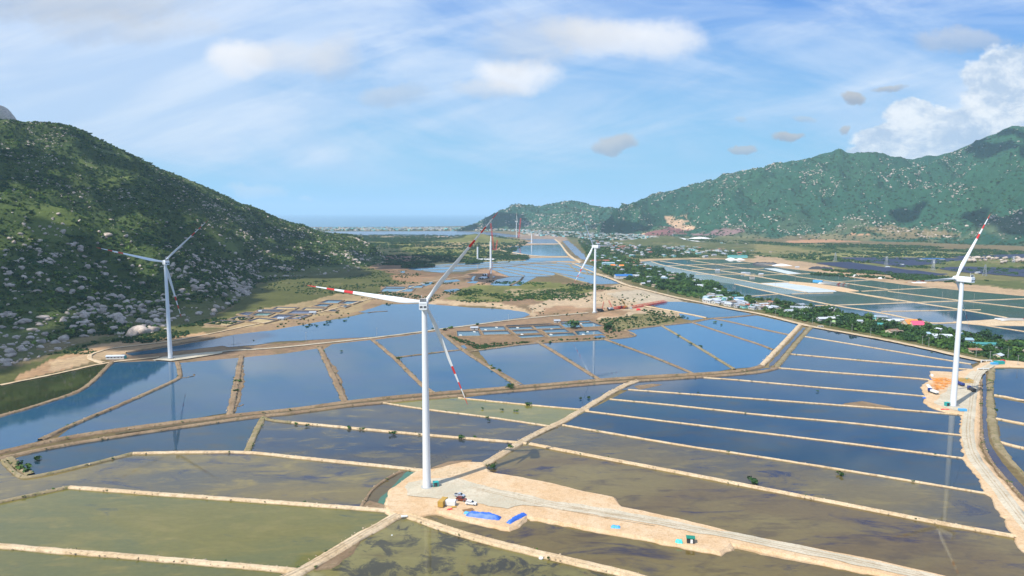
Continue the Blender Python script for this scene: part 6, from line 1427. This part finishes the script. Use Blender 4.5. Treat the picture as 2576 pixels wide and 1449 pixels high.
LINER=plain('black_pond_liner',(.035,.04,.055),.5)
c1=lambda x,y:(1147+.1827*x,794+.1827*y)
for q in [[(10,220),(310,215),(345,285),(20,290)],[(305,163),(655,155),(695,200),(350,215)],[(360,226),(715,217),(755,262),(385,272)],[(685,143),(1285,117),(1335,125),(695,158)],[(705,170),(1035,157),(1075,190),(755,205)],[(770,215),(1105,207),(1155,243),(830,260)],[(840,285),(1180,267),(1235,298),(905,318)],
  [(1065,150),(1415,137),(1470,178),(1115,190)],[(1180,205),(1495,187),(1570,235),(1245,243)],[(1245,260),(1610,242),(1665,283),(1300,298)],[(1430,90),(1835,72),(1875,95),(1445,108)],[(1435,115),(1675,107),(1730,163),(1505,173)],[(1700,110),(1885,99),(2030,153),(1765,165)],[(1630,220),(1955,207),(2050,260),(1680,280)]]: fishpond(q,c1,W_POOL,1.3)
c2=lambda x,y:(500+.17127*x,720.6+.17127*y)
W_DGR=water('slate_pool_water',((.05,.055,.10),(.06,.065,.11),(.04,.045,.08)),rough=.2); W_SANDY=sand_mat('dry_basin_sand',(.42,.31,.15),(.47,.36,.2),(.3,.24,.12),wet=0.)
for q,wm in [([(1770,248),(1900,207),(2125,212),(2035,255)],W_POOL),([(1685,297),(1785,267),(1950,267),(1875,308)],W_POOL),([(2080,262),(2180,222),(2385,227),(2265,266)],W_POOL),([(2060,300),(2110,285),(2215,290),(2150,318)],W_POOL),([(770,438),(870,395),(1100,397),(1005,440)],W_TEAL),
  ([(1290,410),(1400,362),(1720,370),(1640,412)],W_DGR),([(840,378),(900,347),(1260,352),(1180,388)],LINER),([(1050,474),(1170,422),(1425,428),(1260,482)],W_DGR),([(580,415),(690,388),(815,392),(720,440)],W_DGR),([(440,495),(560,452),(780,457),(680,510)],W_SANDY),([(710,520),(880,472),(1150,500),(960,552)],W_SANDY),([(110,560),(330,505),(640,525),(410,590)],W_SANDY),([(1080,342),(1150,312),(1450,317),(1400,347)],W_SANDY),([(1510,355),(1560,322),(1860,325),(1800,358)],W_SANDY),([(1280,490),(1480,430),(1640,432),(1480,490)],W_DGR),([(1900,372),(1950,352),(2040,357),(2000,376)],W_POOL)]: fishpond(q,c2,wm,2.6,1.3)
c3=lambda x,y:(661.8+.2029*x,514.7+.2029*y)
for q in [[(1450,1085),(1500,1040),(1880,1045),(1840,1085)],[(1500,1038),(1530,1020),(1770,1022),(1760,1040)],[(1790,1038),(1810,1008),(2000,1005),(1960,1036)]]: fishpond(q,c3,W_POOL,2.,1.)
c4=lambda x,y:(1176.5+.066*x,632.4+.066*y)
for q in [[(50,270),(340,265),(340,310),(60,315)],[(400,265),(850,262),(840,300),(410,300)],[(950,270),(1600,275),(1600,330),(1100,310)],[(1720,215),(1950,190),(2000,225),(1740,240)],[(1740,245),(2060,232),(2130,270),(1760,268)],[(1760,275),(2140,275),(2180,305),(1790,300)]]: fishpond(q,c4,W_POOL,3.,1.)
def hut(dx,dy,lab,l=8,w=5):
    t=thing('hut',lab,'hut',tuple(G(dx,dy)),R(5)); link('wall',wall_mesh(l,w,2.6,1.2,WALLS[3]),t); link('roof',roof_mesh(l,w,2.6,1.2,ROOFS['grey']),t); m=MB(); m.box((0,-w/2-.05,1),(1,.1,2)); m.obj('door',DARK,t)
hut(1401,811,'grey-roofed hut at the top edge of the middle fish ponds'); hut(1193,829,'grey-roofed hut at the left end of the middle fish ponds',9,4); hut(787,790,'grey hut beside the dark pools under the hill',9,6); hut(707,805,'small grey hut at the near side of the dark pools'); hut(655,787,'tiny hut behind the green pool',4,3)
# paddle wheels / floats on pools
pts=[(65,272),(255,225),(410,200),(560,165),(850,168),(910,262),(1310,262),(1320,190),(1720,115),(1810,225),(1755,262)]
for i,(a,b) in enumerate(pts):
    dx,dy=c1(a,b); p=G(dx,dy,.12); t=thing('aerator','a','aerator',(p[0],p[1],.14),-.6,'aerators on the fish ponds'); m=MB(); m.box((0,0,.15),(4.2,.8,.3)); m.obj('raft',CREAM,t); m=MB(); m.bar((-1.6,0,.5),(1.6,0,.5),.35,8); m.obj('paddle',CREAM,t)
    t['label']='white aerator raft on the middle fish ponds, number %s from the left'%['one','two','three','four','five','six','seven','eight','nine','ten','eleven'][sorted(range(11),key=lambda k:pts[k][0]).index(i)]
# ---------------------------------------------------------------- solar fields
PVM,t_,b_=mat('solar_panel'); pos=t_.new('ShaderNodeNewGeometry').outputs['Position']; n_=t_.noise(pos,.01,3,.6); t_.l.new(t_.mix(n_,(.012,.018,.04),(.03,.028,.05)),b_.inputs['Base Color']); b_.inputs['Roughness'].default_value=.35
def solar(q,label,seed):
    P_=gp(q); x0,x1=P_[:,0].min(),P_[:,0].max(); y0,y1=P_[:,1].min(),P_[:,1].max(); V=[];Fs=[]
    y=y0
    while y<y1:
        x=np.arange(x0,x1,14.); ok=inpoly(x,np.full_like(x,y),P_[:,:2])
        for xx in x[ok]:
            if RNG.random()<.03: continue
            k=len(V); V+=[(xx,y,.9),(xx+13.4,y,.9),(xx+13.4,y+4.6,2.6),(xx,y+4.6,2.6)]; Fs.append((k,k+1,k+2,k+3))
        y+=6.6
    o=link('solar_panels',mesh_np('solar_panels',V,Fs,[PVM]),kind='stuff'); o['label']=label; o['category']='solar panels'
z3=lambda x,y:(1987.5+.22836*x,514.7+.22836*y)
solar([z3(*p) for p in [(260,650),(600,640),(1050,700),(1700,775),(1350,805),(850,755)]],'dark panel rows of the nearest dark field at right',1)
solar([z3(*p) for p in [(500,590),(1100,590),(1900,600),(1950,620),(1200,690),(1050,672)]],'dark panel rows of the middle dark field at right',2)
solar([z3(*p) for p in [(1650,702),(1950,692),(2700,722),(2700,812),(2000,760),(1650,722)]],'dark panel rows of the dark field at the right edge',3)
solar([z3(*p) for p in [(1700,577),(2700,548),(2700,580),(2250,602),(1950,602)]],'dark panel rows of the farthest dark field at right',4)
# salt and gravel heaps, sheds in the salt field
WS=plain('salt_heap',(.72,.70,.66),.9,.1); 
def pile(dx,dy,r_,h,m_,label,cat='heap',name='salt_heap'):
    p=G(dx,dy); m=MB(); n=18; pr=[(1,0),(.7,.35),(.4,.72),(.15,.95)]; V=[]
    for k,(a,z) in enumerate(pr):
        for i in range(n): jt=1+.25*math.sin(i*2.1+dx)+.1*math.sin(i*5.3); V.append((r_*a*jt*math.cos(6.283*i/n),r_*.6*a*jt*math.sin(6.283*i/n),h*z-(.3 if k==0 else 0)))
    V.append((0,0,h)); Fs=[(k*n+i,k*n+(i+1)%n,(k+1)*n+(i+1)%n,(k+1)*n+i) for k in range(3) for i in range(n)]+[(3*n+i,3*n+(i+1)%n,4*n) for i in range(n)]
    m.add(V,Fs); thing(name,label,cat,(p[0],p[1],0),0,'white heaps',m.mesh(name,m_,True))
for dx,dy,r_,h,l in [(1838,653,16,6,'left white salt heap at the far side of the salt field'),(1861,654,15,6,'right white salt heap at the far side of the salt field'),(1965,668,26,5,'low white heap at the end of the dark covered mound'),(2150,695,12,4,'small white heap on the bank beyond the salt ponds'),(2220,700,16,3,'flat white heap on the bank beyond the salt ponds'),(2310,711,14,3,'pale heap on the bank left of the right blade'),
  (1655,612,60,14,'left white gravel heap below the quarry'),(1690,611,70,16,'middle white gravel heap below the quarry'),(1738,611,60,12,'right white gravel heap below the quarry'),(1700,603,70,12,'far white gravel heap below the quarry'),(1760,600,60,10,'small far heap right of the quarry heaps')]: pile(dx,dy,r_,h,WS,l)
heap(1925,665,70,12,6,R(-28),DARK,'long dark covered mound at the far side of the salt field','covered mound','covered_mound',z=.3,seed=31)
heap(2065,677,60,14,6,R(-12),DARK,'long black covered mound beyond the salt ponds','covered mound','covered_mound',z=.3,seed=33)
for dx,dy,l,c in [(1805,681,'tiny shed on the dark salt pans, leftmost','white'),(1870,689,'small white hut on the salt field dike','white'),(1881,690,'second white hut on the salt field dike','white'),(1914,692,'large white hut on the salt field dike','white'),(1892,700,'tiny shed on the lower dark salt pan','brown'),(2005,674,'long white hut on the far bank','white'),(2268,668,'white station between the dark fields','white'),(2232,674,'white station at the corner of the dark field','white'),(2459,688,'white station at the rightmost dark field','white'),(2440,652,'white house by the farthest dark field','white')]:
    t=thing('hut',l,'hut',tuple(G(dx,dy)),0.,'small huts in the salt field'); link('wall',wall_mesh(10,6,3,1,WALLS[0]),t); link('roof',roof_mesh(10,6,3,1,ROOFS[c]),t)
t=house(*atp(1855,648),60,18,6,2,'teal',WALLS[4],.02,'green-roofed works hall at the foot of the mountain','w',False,'hall','hall'); t=house(*atp(2345,655),70,14,5,1.5,'blue',WALLS[0],.02,'long blue-roofed shed before the mountain','w',False,'hall','hall')
# boulder hillock at right
HB=[]
for i in range(26):
    dx=RNG.uniform(2420,2576); dy=RNG.uniform(658,672); p=G(dx,dy); s=RNG.uniform(3,8); o=thing('boulder','cream boulder','boulder',(p[0],p[1],11+5*RNG.random()),RNG.uniform(0,6),'boulders of the hillock at right',RB[i%6]); o.scale=(s*1.3,s,s*.9)
    bb=[(o,'cream boulder of the scrubby hillock',dx,dy)]; HB.append((o,['small','large','broad'][i%3]+' cream boulder on the scrubby hillock',dx,dy))
relabel(HB,[("the pylon near the hillock",2548,668),("the farthest dark field",2440,658),("the rightmost dark field",2477,690),("the hillock's crest",2510,662)])
# ---------------------------------------------------------------- haze
hm,t_,b_=mat('haze_air'); t_.n.remove(b_); out=[n for n in t_.n if n.type=='OUTPUT_MATERIAL'][0]
pv=t_.new('ShaderNodeVolumePrincipled'); pv.inputs['Color'].default_value=(.62,.85,1.,1); pv.inputs['Density'].default_value=HAZE=4.7e-5; pv.inputs['Anisotropy'].default_value=.1
t_.l.new(pv.outputs[0],out.inputs['Volume'])
zt=max(float(HR[...,2].max()),float(HL[...,2].max()))+40; print('haze top',zt)
m=MB(); m.box((0,28000,(zt-10)/2-0),(130000,66000,zt+10)); o=m.obj('haze',hm); o['kind']='stuff'; o['label']='thin pale haze over the whole valley'; o['category']='haze'
for t in PT: 
    if t.location.z<-100:
        for c in list(t.children): bpy.data.objects.remove(c)
        bpy.data.objects.remove(t)
